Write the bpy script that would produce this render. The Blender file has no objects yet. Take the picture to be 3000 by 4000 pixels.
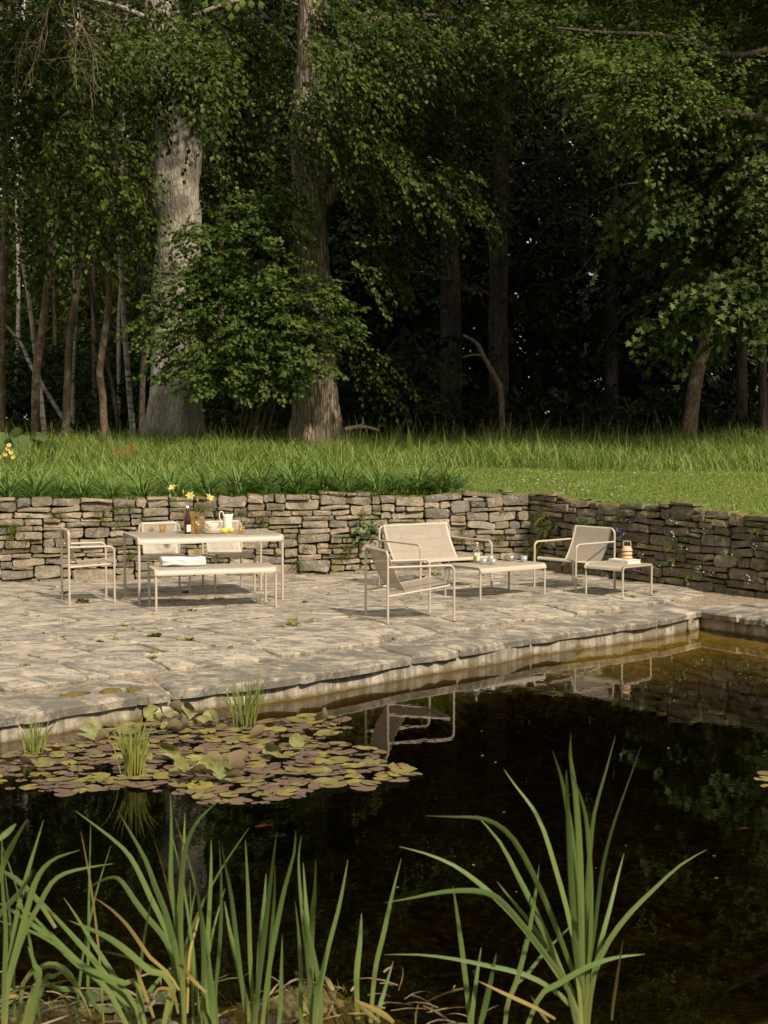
import bpy, math, random
import numpy as np
from mathutils import Vector, Matrix

R = math.radians
PI = math.pi
rng = np.random.default_rng(7)
random.seed(7)
sc = bpy.context.scene
col = sc.collection

# ------------------------------------------------------------------ camera, sky, sun, exposure
FPX, HOR, CAMH = 5600.0, 1670.0, 1.92        # focal length and horizon in photo pixels (3000 x 4000), eye height over terrace
PITCH = math.atan((2000 - HOR) / FPX)
cam_d = bpy.data.cameras.new("camera")
cam = bpy.data.objects.new("camera", cam_d)
col.objects.link(cam)
cam.location = (0, 0, CAMH)
cam.rotation_euler = (PI / 2 - PITCH, 0, 0)
cam_d.sensor_fit = 'HORIZONTAL'
cam_d.sensor_width = 36
cam_d.lens = FPX * 36 / 3000
cam_d.clip_start = 0.1
cam_d.clip_end = 600
cam_d.dof.use_dof = True
cam_d.dof.focus_distance = 15.5
cam_d.dof.aperture_fstop = 9
sc.camera = cam

SUN_AZ, SUN_EL = R(33), R(43)                # azimuth: to the right of straight behind the camera
S = Vector((math.sin(SUN_AZ) * math.cos(SUN_EL), -math.cos(SUN_AZ) * math.cos(SUN_EL), math.sin(SUN_EL)))
sun_d = bpy.data.lights.new("sun", 'SUN')
sun_d.energy = 4.5
sun_d.angle = R(4)
sun_d.color = (1.0, 0.9, 0.77)
sun = bpy.data.objects.new("sun", sun_d)
sun.rotation_euler = S.to_track_quat('Z', 'Y').to_euler()
sun.location = (10, -15, 25)
col.objects.link(sun)

w = bpy.data.worlds.new("World")
sc.world = w
w.use_nodes = True
wn = w.node_tree
bg = wn.nodes["Background"]
sky = wn.nodes.new("ShaderNodeTexSky")
sky.sky_type = 'NISHITA'
sky.sun_disc = False
sky.sun_elevation = SUN_EL
sky.sun_rotation = math.atan2(S.x, S.y)
sky.dust_density = 1.5
sky.air_density = 1.0
haze = wn.nodes.new("ShaderNodeMix"); haze.data_type = 'RGBA'; haze.inputs[0].default_value = 0.65   # thin white cloud veil
haze.inputs[7].default_value = (7.2, 7.0, 6.4, 1)
wn.links.new(sky.outputs[0], haze.inputs[6])
wn.links.new(haze.outputs[2], bg.inputs[0])
bg.inputs[1].default_value = 0.08

sc.view_settings.view_transform = 'Standard'
sc.view_settings.look = 'None'
sc.view_settings.gamma = 1
sc.view_settings.use_curve_mapping = False
sc.view_settings.exposure = 0.42
sc.cycles.max_bounces = 8
sc.cycles.diffuse_bounces = 3
sc.cycles.glossy_bounces = 3
sc.cycles.transmission_bounces = 6
sc.cycles.transparent_max_bounces = 12
sc.cycles.caustics_reflective = False
sc.cycles.caustics_refractive = False

# ------------------------------------------------------------------ helpers
def ray(x, y):
    """direction of the view ray through a photo pixel, scaled to one metre of depth along +Y"""
    u = (x - 1500) / FPX; v = -(y - 2000) / FPX
    c, s = math.cos(PITCH), math.sin(PITCH)
    return Vector((u / (c + v * s), 1.0, (-s + v * c) / (c + v * s)))
def at(x, y, Y):
    d = ray(x, y); return Vector((d.x * Y, Y, CAMH + d.z * Y))
def on(x, y, z=0.0):
    d = ray(x, y); t = (z - CAMH) / d.z
    return Vector((d.x * t, t, z))

def tag(o, label=None, cat=None, group=None, kind=None):
    if label: o["label"] = label
    if cat: o["category"] = cat
    if group: o["group"] = group
    if kind: o["kind"] = kind
    return o
def empty(name, loc, rz=0.0, label=None, cat=None, group=None, kind=None):
    o = bpy.data.objects.new(name, None)
    o.empty_display_size = 0.1
    o.location = loc; o.rotation_euler = (0, 0, rz)
    col.objects.link(o)
    return tag(o, label, cat, group, kind)
def link(name, me, parent=None, loc=None, rz=None):
    o = bpy.data.objects.new(name, me)
    if loc is not None: o.location = loc
    if rz is not None: o.rotation_euler = (0, 0, rz) if not isinstance(rz, tuple) else rz
    if parent is not None: o.parent = parent
    col.objects.link(o)
    return o
def copy_tree(o, parent=None):
    c = o.copy(); col.objects.link(c)
    if parent is not None: c.parent = parent
    for ch in list(kids.get(o.name, [])):
        cc = copy_tree(ch, c)
    return c
kids = {}
def register(root):
    for ch in list(bpy.data.objects):
        if ch.parent is not None:
            kids.setdefault(ch.parent.name, [])
            if ch not in kids[ch.parent.name]: kids[ch.parent.name].append(ch)

class MB:
    """collects shapes into one mesh"""
    def __init__(s): s.v = []; s.f = []; s.m = []; s.uv = []; s.sm = []
    def add(s, vs, fs, mi=0, uvs=None, smooth=True):
        o = len(s.v); s.v += [tuple(p) for p in vs]
        for k, f in enumerate(fs):
            s.f.append(tuple(i + o for i in f)); s.m.append(mi); s.sm.append(smooth)
            s.uv.append(uvs[k] if uvs else None)
    def box(s, c, d, mi=0, M=None):
        x, y, z = d[0] / 2, d[1] / 2, d[2] / 2
        vs = [Vector(p) for p in ((-x, -y, -z), (x, -y, -z), (x, y, -z), (-x, y, -z), (-x, -y, z), (x, -y, z), (x, y, z), (-x, y, z))]
        if M is not None: vs = [M @ p for p in vs]
        vs = [p + Vector(c) for p in vs]
        s.add(vs, [(0, 3, 2, 1), (4, 5, 6, 7), (0, 1, 5, 4), (1, 2, 6, 5), (2, 3, 7, 6), (3, 0, 4, 7)], mi, smooth=False)
    def tube(s, pts, r, n=10, mi=0, caps=True):
        pts = [Vector(p) for p in pts]
        rr = r if hasattr(r, '__len__') else [r] * len(pts)
        t0 = (pts[1] - pts[0]).normalized()
        up = Vector((0, 0, 1)) if abs(t0.z) < 0.9 else Vector((1, 0, 0))
        nx = t0.cross(up).normalized(); vs = []; fs = []
        for i, p in enumerate(pts):
            if i == 0: t = t0
            elif i == len(pts) - 1: t = (pts[i] - pts[i - 1]).normalized()
            else: t = ((pts[i + 1] - pts[i]).normalized() + (pts[i] - pts[i - 1]).normalized()).normalized()
            nx = (nx - t * nx.dot(t)).normalized(); ny = t.cross(nx)
            for k in range(n):
                a = 2 * PI * k / n
                vs.append(p + (nx * math.cos(a) + ny * math.sin(a)) * rr[i])
        for i in range(len(pts) - 1):
            for k in range(n):
                k2 = (k + 1) % n
                fs.append((i * n + k, i * n + k2, (i + 1) * n + k2, (i + 1) * n + k))
        s.add(vs, fs, mi)
        if caps:
            s.add(vs[:n], [tuple(range(n))[::-1]], mi, smooth=False)
            s.add(vs[-n:], [tuple(range(n))], mi, smooth=False)
    def lathe(s, prof, n=24, c=(0, 0, 0), mi=0, smooth=True):
        vs = []; fs = []
        for (r, z) in prof:
            for k in range(n):
                a = 2 * PI * k / n
                vs.append((c[0] + r * math.cos(a), c[1] + r * math.sin(a), c[2] + z))
        for i in range(len(prof) - 1):
            for k in range(n):
                k2 = (k + 1) % n
                fs.append((i * n + k, i * n + k2, (i + 1) * n + k2, (i + 1) * n + k))
        s.add(vs, fs, mi, smooth=smooth)
    def mesh(s, name, mats):
        me = bpy.data.meshes.new(name)
        me.from_pydata(s.v, [], s.f)
        for m in (mats if isinstance(mats, (list, tuple)) else [mats]): me.materials.append(m)
        me.polygons.foreach_set("material_index", s.m)
        me.polygons.foreach_set("use_smooth", s.sm)
        if any(u is not None for u in s.uv):
            uvl = me.uv_layers.new(name="UVMap"); k = 0
            for f, u in zip(s.f, s.uv):
                for j in range(len(f)):
                    uvl.data[k].uv = u[j] if u is not None else (0, 0)
                    k += 1
        me.update()
        return me
    def build(s, name, mats, parent=None, loc=None, rz=None):
        return link(name, s.mesh(name, mats), parent, loc, rz)

def fillet(pts, r, n=6):
    """round the corners of a polyline"""
    pts = [Vector(p) for p in pts]; out = [pts[0]]
    for i in range(1, len(pts) - 1):
        a, b, c = pts[i - 1], pts[i], pts[i + 1]
        u = (a - b).normalized(); v = (c - b).normalized()
        ang = u.angle(v)
        if ang > PI - 1e-3: out.append(b); continue
        t = min(r / math.tan(ang / 2), (a - b).length * .49, (c - b).length * .49)
        rr = t * math.tan(ang / 2)
        ctr = b + (u + v).normalized() * (rr / math.sin(ang / 2))
        p0 = b + u * t; p1 = b + v * t
        e0 = (p0 - ctr); e1 = (p1 - ctr); tot = e0.angle(e1); ax = e0.cross(e1).normalized()
        for k in range(n + 1):
            out.append(ctr + Matrix.Rotation(tot * k / n, 3, ax) @ e0)
    out.append(pts[-1])
    return out

def np_mesh(name, V, F, mat, mi=None, smooth=False):
    me = bpy.data.meshes.new(name)
    V = np.ascontiguousarray(V, dtype=np.float32); F = np.ascontiguousarray(F, dtype=np.int32)
    k = F.shape[1]
    me.vertices.add(len(V)); me.vertices.foreach_set("co", V.ravel())
    me.loops.add(F.size); me.loops.foreach_set("vertex_index", F.ravel())
    me.polygons.add(len(F))
    me.polygons.foreach_set("loop_start", np.arange(0, F.size, k, dtype=np.int32))
    me.polygons.foreach_set("loop_total", np.full(len(F), k, dtype=np.int32))
    for m in (mat if isinstance(mat, (list, tuple)) else [mat]): me.materials.append(m)
    if mi is not None: me.polygons.foreach_set("material_index", np.ascontiguousarray(mi, dtype=np.int32))
    me.polygons.foreach_set("use_smooth", np.full(len(F), smooth, dtype=bool))
    me.update(calc_edges=True); me.validate()
    return me

def unit(a):
    return a / (np.linalg.norm(a, axis=-1, keepdims=True) + 1e-9)
# leaf templates: (along, side, normal) per unit size, triangles
KITE = (np.array([(0, 0, 0), (.45, .34, .07), (1, 0, -.05), (.45, -.34, .07)]), np.array([(0, 3, 2), (0, 2, 1)]))
OAKL = (np.array([(0, 0, 0), (.3, .2, .04), (.62, .36, .05), (1, 0, -.08), (.66, -.34, .05), (.34, -.17, .04)]),
        np.array([(0, 5, 1), (5, 4, 1), (4, 2, 1), (4, 3, 2)]))
MAPLE = (np.array([(0, 0, 0), (.05, .45, .06), (.35, .2, 0), (.55, .5, .05), (.62, .16, 0), (1, 0, -.1), (.62, -.16, 0), (.55, -.5, .05), (.35, -.2, 0), (.05, -.45, .06)]),
         np.array([(0, 2, 1), (2, 4, 3), (4, 6, 5), (6, 8, 7), (8, 0, 9), (0, 8, 2), (8, 6, 2), (6, 4, 2)]))
def blade_tpl(bend, segs=3, wid=.02):
    v = []; f = []
    for i in range(segs + 1):
        t = i / segs
        a = t * bend
        x = math.cos(a * .55) * t if bend else t
        z = -math.sin(a * .55) * t
        ww = wid * (1 - t) ** .6 if i else wid * .7
        if i < segs: v += [(x, ww, z), (x, -ww, z)]
        else: v += [(x, 0, z)]
    for i in range(segs - 1):
        a = 2 * i; f += [(a, a + 1, a + 3), (a, a + 3, a + 2)]
    a = 2 * (segs - 1); f += [(a, a + 1, a + 2)]
    return np.array(v), np.array(f)
def scatter(tpl, P, A, N, size, side_scale=None):
    """place a template at points P with axis A and normal N"""
    T, F = tpl
    A = unit(A); Sd = unit(np.cross(N, A)); Nn = np.cross(A, Sd)
    s = np.asarray(size).reshape(-1, 1, 1) if np.ndim(size) else size
    ss = 1 if side_scale is None else np.asarray(side_scale).reshape(-1, 1, 1)
    V = P[:, None, :] + s * (T[None, :, 0:1] * A[:, None, :] + ss * T[None, :, 1:2] * Sd[:, None, :] + T[None, :, 2:3] * Nn[:, None, :])
    FF = F[None] + (np.arange(len(P)) * len(T))[:, None, None]
    return V.reshape(-1, 3), FF.reshape(-1, 3)
def join(parts):
    Vs = []; Fs = []; o = 0
    for V, F in parts:
        Vs.append(V); Fs.append(F + o); o += len(V)
    return np.concatenate(Vs), np.concatenate(Fs)

# ------------------------------------------------------------------ materials
class NT:
    def __init__(s, name):
        s.m = bpy.data.materials.new(name); s.m.use_nodes = True
        s.t = s.m.node_tree; s.t.nodes.clear()
        s.out = s.t.nodes.new("ShaderNodeOutputMaterial")
    def n(s, typ, **kw):
        nd = s.t.nodes.new("ShaderNode" + typ)
        for k, v in kw.items():
            if k[0] == '_':
                nd.inputs[int(k[1:])].default_value = v
            else: setattr(nd, k, v)
        return nd
    def l(s, a, b): s.t.links.new(a, b)
    def pos(s): return s.n("NewGeometry").outputs["Position"]
    def noise(s, vec, scale, detail=4, rough=.55, dist=0.0):
        nd = s.n("TexNoise"); s.l(vec, nd.inputs["Vector"])
        nd.inputs["Scale"].default_value = scale; nd.inputs["Detail"].default_value = detail
        nd.inputs["Roughness"].default_value = rough; nd.inputs["Distortion"].default_value = dist
        return nd.outputs[0]
    def ramp(s, fac, stops, interp='LINEAR'):
        nd = s.n("ValToRGB"); cr = nd.color_ramp; cr.interpolation = interp
        while len(cr.elements) < len(stops): cr.elements.new(.5)
        for e, (p, c) in zip(cr.elements, stops):
            e.position = p
            e.color = (c, c, c, 1) if not hasattr(c, '__len__') else (*c, 1)
        s.l(fac, nd.inputs[0]); return nd.outputs[0]
    def mix(s, fac, a, b, typ='MIX'):
        nd = s.n("Mix", data_type='RGBA', blend_type=typ)
        for sock, v in ((nd.inputs[0], fac), (nd.inputs[6], a), (nd.inputs[7], b)):
            if hasattr(v, 'is_output'): s.l(v, sock)
            elif hasattr(v, '__len__'): sock.default_value = (*v, 1)
            else: sock.default_value = v
        return nd.outputs[2]
    def math(s, op, a, b=0.0, clamp=False):
        nd = s.n("Math", operation=op, use_clamp=clamp)
        for sock, v in ((nd.inputs[0], a), (nd.inputs[1], b)):
            if hasattr(v, 'is_output'): s.l(v, sock)
            else: sock.default_value = v
        return nd.outputs[0]
    def bump(s, h, strength=.5, dist=.01, prev=None):
        nd = s.n("Bump"); nd.inputs["Strength"].default_value = strength; nd.inputs["Distance"].default_value = dist
        s.l(h, nd.inputs["Height"])
        if prev is not None: s.l(prev, nd.inputs["Normal"])
        return nd.outputs[0]
    def pbr(s, color, rough=.6, normal=None, metal=0.0, spec=.5, **kw):
        p = s.n("BsdfPrincipled")
        if hasattr(color, 'is_output'): s.l(color, p.inputs["Base Color"])
        else: p.inputs["Base Color"].default_value = (*color, 1)
        if hasattr(rough, 'is_output'): s.l(rough, p.inputs["Roughness"])
        else: p.inputs["Roughness"].default_value = rough
        p.inputs["Metallic"].default_value = metal
        p.inputs["Specular IOR Level"].default_value = spec
        if normal is not None: s.l(normal, p.inputs["Normal"])
        for k, v in kw.items(): p.inputs[k.replace('_', ' ')].default_value = v
        return p
    def done(s, sh):
        s.l(sh.outputs[0], s.out.inputs[0]); return s.m

def leaf_mat(name, c1, c2, c3=None, trans=.35, gloss=.12, rough=.45):
    t = NT(name)
    g = t.n("NewGeometry")
    stops = [(0, c1), (.6, c2), (1, c3 or c2)]
    c = t.ramp(g.outputs["Random Per Island"], stops)
    big = t.noise(t.pos(), .7, 2)
    c = t.mix(t.ramp(big, [(.35, 0), (.65, .35)]), c, c1, 'MIX')
    d = t.n("BsdfDiffuse"); t.l(c, d.inputs[0])
    tr = t.n("BsdfTranslucent"); t.l(t.mix(1.0, c, (1.15, 1.2, .55), 'MULTIPLY'), tr.inputs[0])
    gl = t.n("BsdfGlossy"); gl.inputs[0].default_value = (.8, .85, .8, 1); gl.inputs[1].default_value = rough
    m1 = t.n("MixShader"); m1.inputs[0].default_value = trans; t.l(d.outputs[0], m1.inputs[1]); t.l(tr.outputs[0], m1.inputs[2])
    m2 = t.n("MixShader"); t.l(m1.outputs[0], m2.inputs[1]); t.l(gl.outputs[0], m2.inputs[2])
    lw = t.n("LayerWeight"); lw.inputs[0].default_value = .25
    t.l(t.math('MULTIPLY', lw.outputs[1], gloss), m2.inputs[0])
    return t.done(m2)

M = {}
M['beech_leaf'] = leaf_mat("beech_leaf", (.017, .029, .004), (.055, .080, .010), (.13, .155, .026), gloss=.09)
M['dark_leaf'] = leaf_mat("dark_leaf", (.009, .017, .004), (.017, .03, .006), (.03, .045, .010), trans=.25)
M['oak_leaf'] = leaf_mat("oak_leaf", (.045, .072, .010), (.09, .122, .017), (.15, .175, .03), trans=.4)
M['maple_leaf'] = leaf_mat("maple_leaf", (.035, .068, .010), (.08, .12, .020), (.16, .185, .035))
M['sycamore_leaf'] = leaf_mat("sycamore_leaf", (.022, .038, .007), (.058, .085, .016), (.12, .145, .034))
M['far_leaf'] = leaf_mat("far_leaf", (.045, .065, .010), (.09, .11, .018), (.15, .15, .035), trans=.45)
M['brush_leaf'] = leaf_mat("brush_leaf", (.014, .024, .005), (.026, .04, .008), (.04, .054, .012))
M['grass'] = leaf_mat("grass", (.10, .155, .026), (.20, .275, .06), (.34, .37, .13), trans=.3, gloss=.1)
M['lawn'] = leaf_mat("lawn", (.14, .185, .04), (.20, .245, .06), (.27, .29, .09), trans=.25, gloss=.05)
M['daylily'] = leaf_mat("daylily", (.065, .125, .02), (.13, .21, .04), (.21, .29, .07), trans=.25, gloss=.25, rough=.4)
M['weed'] = leaf_mat("weed", (.12, .15, .025), (.21, .22, .045), (.32, .26, .08), trans=.25)
M['wall_leaf'] = leaf_mat("wall_leaf", (.05, .11, .025), (.09, .16, .04), (.13, .2, .05), trans=.3, gloss=.2)
M['big_leaf'] = leaf_mat("big_leaf", (.06, .10, .03), (.09, .135, .04), (.12, .16, .05), trans=.25)
M['straw'] = leaf_mat("straw", (.16, .11, .05), (.30, .22, .12), (.42, .34, .2), trans=.15)

def petal(name, c):
    t = NT(name); d = t.n("BsdfDiffuse"); d.inputs[0].default_value = (*c, 1)
    tr = t.n("BsdfTranslucent"); tr.inputs[0].default_value = (*c, 1)
    m = t.n("MixShader"); m.inputs[0].default_value = .35
    t.l(d.outputs[0], m.inputs[1]); t.l(tr.outputs[0], m.inputs[2]); return t.done(m)
M['yellow'] = petal("yellow_petal", (.72, .57, .20))
M['white_petal'] = petal("white_petal", (.8, .78, .7))
M['purple'] = petal("purple_petal", (.30, .17, .48))
M['red_petal'] = petal("rusty_petal", (.45, .16, .06))
M['stem'] = petal("stem_green", (.22, .24, .04))

def bark(name, c1, c2, c3, scale=6, strip=5, depth=.03, lichen=None, crack=.75):
    t = NT(name); p = t.pos()
    mp = t.n("Mapping"); mp.inputs["Scale"].default_value = (1, 1, 1.0 / strip); t.l(p, mp.inputs[0])
    v = t.n("TexVoronoi", feature='DISTANCE_TO_EDGE'); v.inputs["Scale"].default_value = scale * 2
    nz = t.noise(mp.outputs[0], scale, 5, .6, .5)
    dn = t.mix(.25, mp.outputs[0], t.n("TexNoise").outputs[1])
    t.l(mp.outputs[0], v.inputs["Vector"])
    h = t.math('ADD', t.math('MULTIPLY', t.ramp(v.outputs[0], [(0, 0), (.18, 1)]), .6), nz)
    c = t.ramp(nz, [(.3, c1), (.52, c2), (.72, c3)])
    c = t.mix(t.ramp(v.outputs[0], [(0, crack), (.1, 0)]), c, tuple(x * .4 for x in c1))
    if lichen:
        c = t.mix(t.ramp(t.noise(p, 3.5, 6, .7), [(.54, 0), (.6, .75)]), c, lichen)
    c = t.mix(1.0, c, t.ramp(t.noise(p, 26, 6, .75), [(.3, .55), (.5, 1.0), (.7, 1.25)]), 'MULTIPLY')
    b = t.bump(h, .9, depth)
    return t.done(t.pbr(c, .85, b, spec=.2))
M['beech_bark'] = bark("beech_bark", (.19, .16, .12), (.36, .31, .24), (.47, .415, .33), 7, 3.0, .018, (.26, .26, .17), .45)
M['oak_bark'] = bark("oak_bark", (.12, .09, .06), (.26, .205, .14), (.36, .29, .21), 7, 7.0, .06)
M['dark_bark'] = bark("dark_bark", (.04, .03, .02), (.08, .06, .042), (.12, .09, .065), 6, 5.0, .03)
M['young_bark'] = bark("young_bark", (.10, .07, .04), (.19, .13, .075), (.28, .21, .13), 9, 2.5, .012, (.33, .30, .22))
def birch():
    t = NT("birch_bark"); p = t.pos()
    mp = t.n("Mapping"); mp.inputs["Scale"].default_value = (1, 1, 4); t.l(p, mp.inputs[0])
    n1 = t.noise(mp.outputs[0], 3, 4, .7)
    c = t.ramp(n1, [(.38, (.07, .05, .035)), (.46, (.38, .33, .26)), (.7, (.55, .48, .38))])
    return t.done(t.pbr(c, .8, t.bump(n1, .5, .01), spec=.2))
M['birch_bark'] = birch()
M['dead_wood'] = bark("dead_wood", (.16, .12, .075), (.28, .21, .13), (.40, .32, .21), 14, 6, .01)

def stone(name, tones, bumpd=.02, moss=.5, lich=.5, mossc=((.16, .115, .025), (.13, .14, .03)), tscale=3):
    t = NT(name); p = t.pos(); oi = t.n("ObjectInfo").outputs["Random"]
    base = t.ramp(oi, [(i / (len(tones) - 1), c) for i, c in enumerate(tones)])
    n1 = t.noise(p, tscale, 6, .65, .3); n2 = t.noise(p, 22, 5, .7); n3 = t.noise(p, 90, 3, .7)
    c = t.mix(1.0, base, t.ramp(n1, [(.27, .42), (.5, .95), (.73, 1.35)]), 'MULTIPLY')
    c = t.mix(t.ramp(n2, [(.3, .45), (.55, 0)]), c, (.075, .062, .045))
    c = t.mix(t.math('MULTIPLY', t.ramp(t.noise(p, 9, 6, .75), [(.56, 0), (.63, 1)]), lich), c, (.44, .38, .28))
    c = t.mix(t.math('MULTIPLY', t.ramp(t.noise(p, 30, 3, .6), [(.62, 0), (.68, 1)]), lich), c, (.52, .48, .38))
    nrm = t.n("NewGeometry").outputs["Normal"]
    sx = t.n("SeparateXYZ"); t.l(nrm, sx.inputs[0])
    mk = t.math('ADD', t.math('MULTIPLY', sx.outputs[2], .35), t.math('SUBTRACT', t.noise(p, 4.2, 6, .72), .5))
    mk = t.ramp(mk, [(.13, 0), (.24, 1)])
    mc = t.mix(t.noise(p, 13, 3), mossc[0], mossc[1])
    c = t.mix(t.math('MULTIPLY', mk, moss), c, mc)
    h = t.math('ADD', t.math('MULTIPLY', n1, 1.0), t.math('ADD', t.math('MULTIPLY', n2, .45), t.math('MULTIPLY', n3, .15)))
    return t.done(t.pbr(c, .95, t.bump(h, 1.0, bumpd), spec=.04))
WB = .045
M['wall_stone'] = stone("wall_stone", [(.18, .145, .105), (.31, .245, .175), (.39, .305, .215), (.27, .225, .17), (.17, .15, .125), (.42, .33, .235)], WB, .75, .5)
M['shade_stone'] = stone("shaded_mossy_wall_stone", [(.155, .125, .085), (.24, .19, .125), (.29, .225, .145), (.20, .17, .12), (.13, .115, .09)], WB, .95, .45)  # mossier, and in darker tones that put the wall's shade into its colour

def paving(name, edge=False):
    t = NT(name); p = t.pos(); oi = t.n("ObjectInfo").outputs["Random"]
    base = t.ramp(oi, [(0, (.27, .23, .175)), (.35, (.38, .325, .245)), (.65, (.32, .275, .215)), (1, (.42, .355, .265))])
    mp = t.n("Mapping"); mp.inputs["Rotation"].default_value = (0, 0, R(-40)); mp.inputs["Scale"].default_value = (1, 1.7, 1); t.l(p, mp.inputs[0])
    q = mp.outputs[0]
    n1 = t.noise(q, 2.2, 6, .68, .6); n2 = t.noise(q, 12, 6, .72, .3); n3 = t.noise(p, 70, 3, .75)
    c = t.mix(1.0, base, t.ramp(n1, [(.3, .72), (.5, .98), (.7, 1.15)]), 'MULTIPLY')
    # grey algae stain
    c = t.mix(t.ramp(n2, [(.36, .85), (.52, 0)]), c, (.155, .135, .11))
    c = t.mix(t.ramp(t.noise(q, 4.5, 7, .74, .5), [(.41, .9), (.53, 0)]), c, (.14, .122, .10))
    # sand drifted over the joints
    sand = t.ramp(t.noise(q, 3.0, 7, .7, .9), [(.5, 0), (.6, .9)])
    c = t.mix(sand, c, (.47, .39, .285))
    # lichen
    c = t.mix(t.ramp(t.noise(p, 16, 5, .75), [(.6, 0), (.67, .8 if edge else .45)]), c, (.50, .45, .33))
    c = t.mix(t.ramp(n3, [(.34, .5), (.48, 0)]), c, (.12, .10, .075))
    if edge:
        c = t.mix(t.ramp(t.noise(q, 3.3, 6, .75), [(.44, .85), (.56, 0)]), c, (.13, .115, .09))
    h = t.math('ADD', n1, t.math('ADD', t.math('MULTIPLY', n2, .6), t.math('MULTIPLY', n3, .18)))
    return t.done(t.pbr(c, .92, t.bump(h, 1.0, .019), spec=.1))
M['flag'] = paving("flagstone")
M['coping'] = paving("coping_stone", True)
def simple(name, c1, c2, scale, rough=.9, bd=.01, c3=None, spec=.2, strength=.7):
    t = NT(name); p = t.pos(); n = t.noise(p, scale, 6, .7)
    stops = [(.3, c1), (.65, c2)] + ([(.78, c3)] if c3 else [])
    return t.done(t.pbr(t.ramp(n, stops), rough, t.bump(n, strength, bd), spec=spec))
M['sand'] = simple("sandy_grit", (.11, .088, .058), (.36, .285, .19), 30, .95, .02, (.52, .43, .30))
M['soil'] = simple("dark_soil", (.018, .013, .008), (.055, .04, .025), 14, spec=0.0)
M['forest_floor'] = simple("forest_floor", (.018, .015, .008), (.05, .042, .02), 5, spec=0.0)
M['turf'] = simple("turf", (.09, .12, .024), (.15, .185, .045), 9, spec=0.0)
def concrete():
    t = NT("pond_concrete"); p = t.pos()
    n1 = t.noise(p, 2.6, 7, .7, .5); n2 = t.noise(p, 18, 5, .7)
    c = t.ramp(n1, [(.3, (.20, .165, .11)), (.5, (.42, .36, .27)), (.7, (.55, .48, .37))])
    mp = t.n("Mapping"); mp.inputs["Scale"].default_value = (5, 5, .5); t.l(p, mp.inputs[0])
    c = t.mix(t.ramp(t.noise(mp.outputs[0], 1.6, 6, .7), [(.42, 0), (.58, .8)]), c, (.13, .11, .075))
    sx = t.n("SeparateXYZ"); t.l(p, sx.inputs[0])
    z = t.math('ADD', sx.outputs[2], t.math('MULTIPLY', t.math('SUBTRACT', n1, .5), .12))
    wet = t.n("MapRange"); t.l(z, wet.inputs[0]); wet.inputs[1].default_value = -.262; wet.inputs[2].default_value = -.30
    c = t.mix(wet.outputs[0], c, (.11, .075, .025))
    c = t.mix(t.ramp(t.noise(p, 4, 6, .75), [(.6, 0), (.68, .8)]), c, (.15, .13, .03))
    h = t.math('ADD', n1, t.math('MULTIPLY', n2, .4))
    return t.done(t.pbr(c, .9, t.bump(h, .9, .03), spec=.2))
M['concrete'] = concrete()
def pond_bed():
    t = NT("pond_bed"); p = t.pos()
    n1 = t.noise(p, 3.2, 7, .72, .6); n2 = t.noise(p, 17, 6, .75)
    c = t.ramp(n1, [(.33, (.012, .010, .005)), (.5, (.035, .03, .011)), (.66, (.10, .085, .022))])
    c = t.mix(t.ramp(n2, [(.5, 0), (.66, .6)]), c, (.36, .28, .07))
    sx = t.n("SeparateXYZ"); t.l(p, sx.inputs[0])
    mr = t.n("MapRange"); t.l(t.math('ADD', sx.outputs[2], t.math('MULTIPLY', t.math('SUBTRACT', n1, .5), .25)), mr.inputs[0]); mr.inputs[1].default_value = -.62; mr.inputs[2].default_value = -.40
    dry = t.n('MapRange'); t.l(t.math('ADD', sx.outputs[2], t.math('MULTIPLY', t.math('SUBTRACT', n2, .5), .12)), dry.inputs[0]); dry.inputs[1].default_value = -.34; dry.inputs[2].default_value = -.27
    far = t.n('MapRange'); t.l(sx.outputs[1], far.inputs[0]); far.inputs[1].default_value = 6.5; far.inputs[2].default_value = 9.0; far.inputs[3].default_value = .18   # algae thrives on the far sunny ledge
    c = t.mix(t.math('MULTIPLY', mr.outputs[0], far.outputs[0]), c, t.ramp(n2, [(.35, (.22, .15, .03)), (.6, (.46, .36, .07))]))
    c = t.mix(dry.outputs[0], c, t.ramp(n2, [(.38, (.05, .038, .015)), (.55, (.20, .155, .06)), (.7, (.36, .28, .12))]))
    return t.done(t.pbr(c, .9, t.bump(n2, .8, .04), spec=.1))
M['pond_bed'] = pond_bed()
def water():
    t = NT("pond_water"); p = t.pos()
    mp = t.n("Mapping"); mp.inputs["Scale"].default_value = (1, .8, 1); t.l(p, mp.inputs[0])
    n = t.math('ADD', t.noise(mp.outputs[0], 5.0, 3, .5), t.math('MULTIPLY', t.noise(mp.outputs[0], 18, 2, .5), .25))
    b = t.bump(n, .05, .012)
    fr = t.n("Fresnel"); fr.inputs[0].default_value = 1.33; t.l(b, fr.inputs["Normal"])
    gl = t.n("BsdfGlossy"); gl.inputs[0].default_value = (.92, .92, .9, 1); gl.inputs[1].default_value = .012; t.l(b, gl.inputs["Normal"])
    tr = t.n("BsdfTransparent"); tr.inputs[0].default_value = (.93, .86, .70, 1)
    m = t.n("MixShader"); t.l(fr.outputs[0], m.inputs[0]); t.l(tr.outputs[0], m.inputs[1]); t.l(gl.outputs[0], m.inputs[2])
    t.l(m.outputs[0], t.out.inputs[0])
    ab = t.n("VolumeAbsorption"); ab.inputs[0].default_value = (.47, .42, .18, 1); ab.inputs[1].default_value = 1.9
    t.l(ab.outputs[0], t.out.inputs["Volume"])
    return t.m
M['water'] = water()

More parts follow.
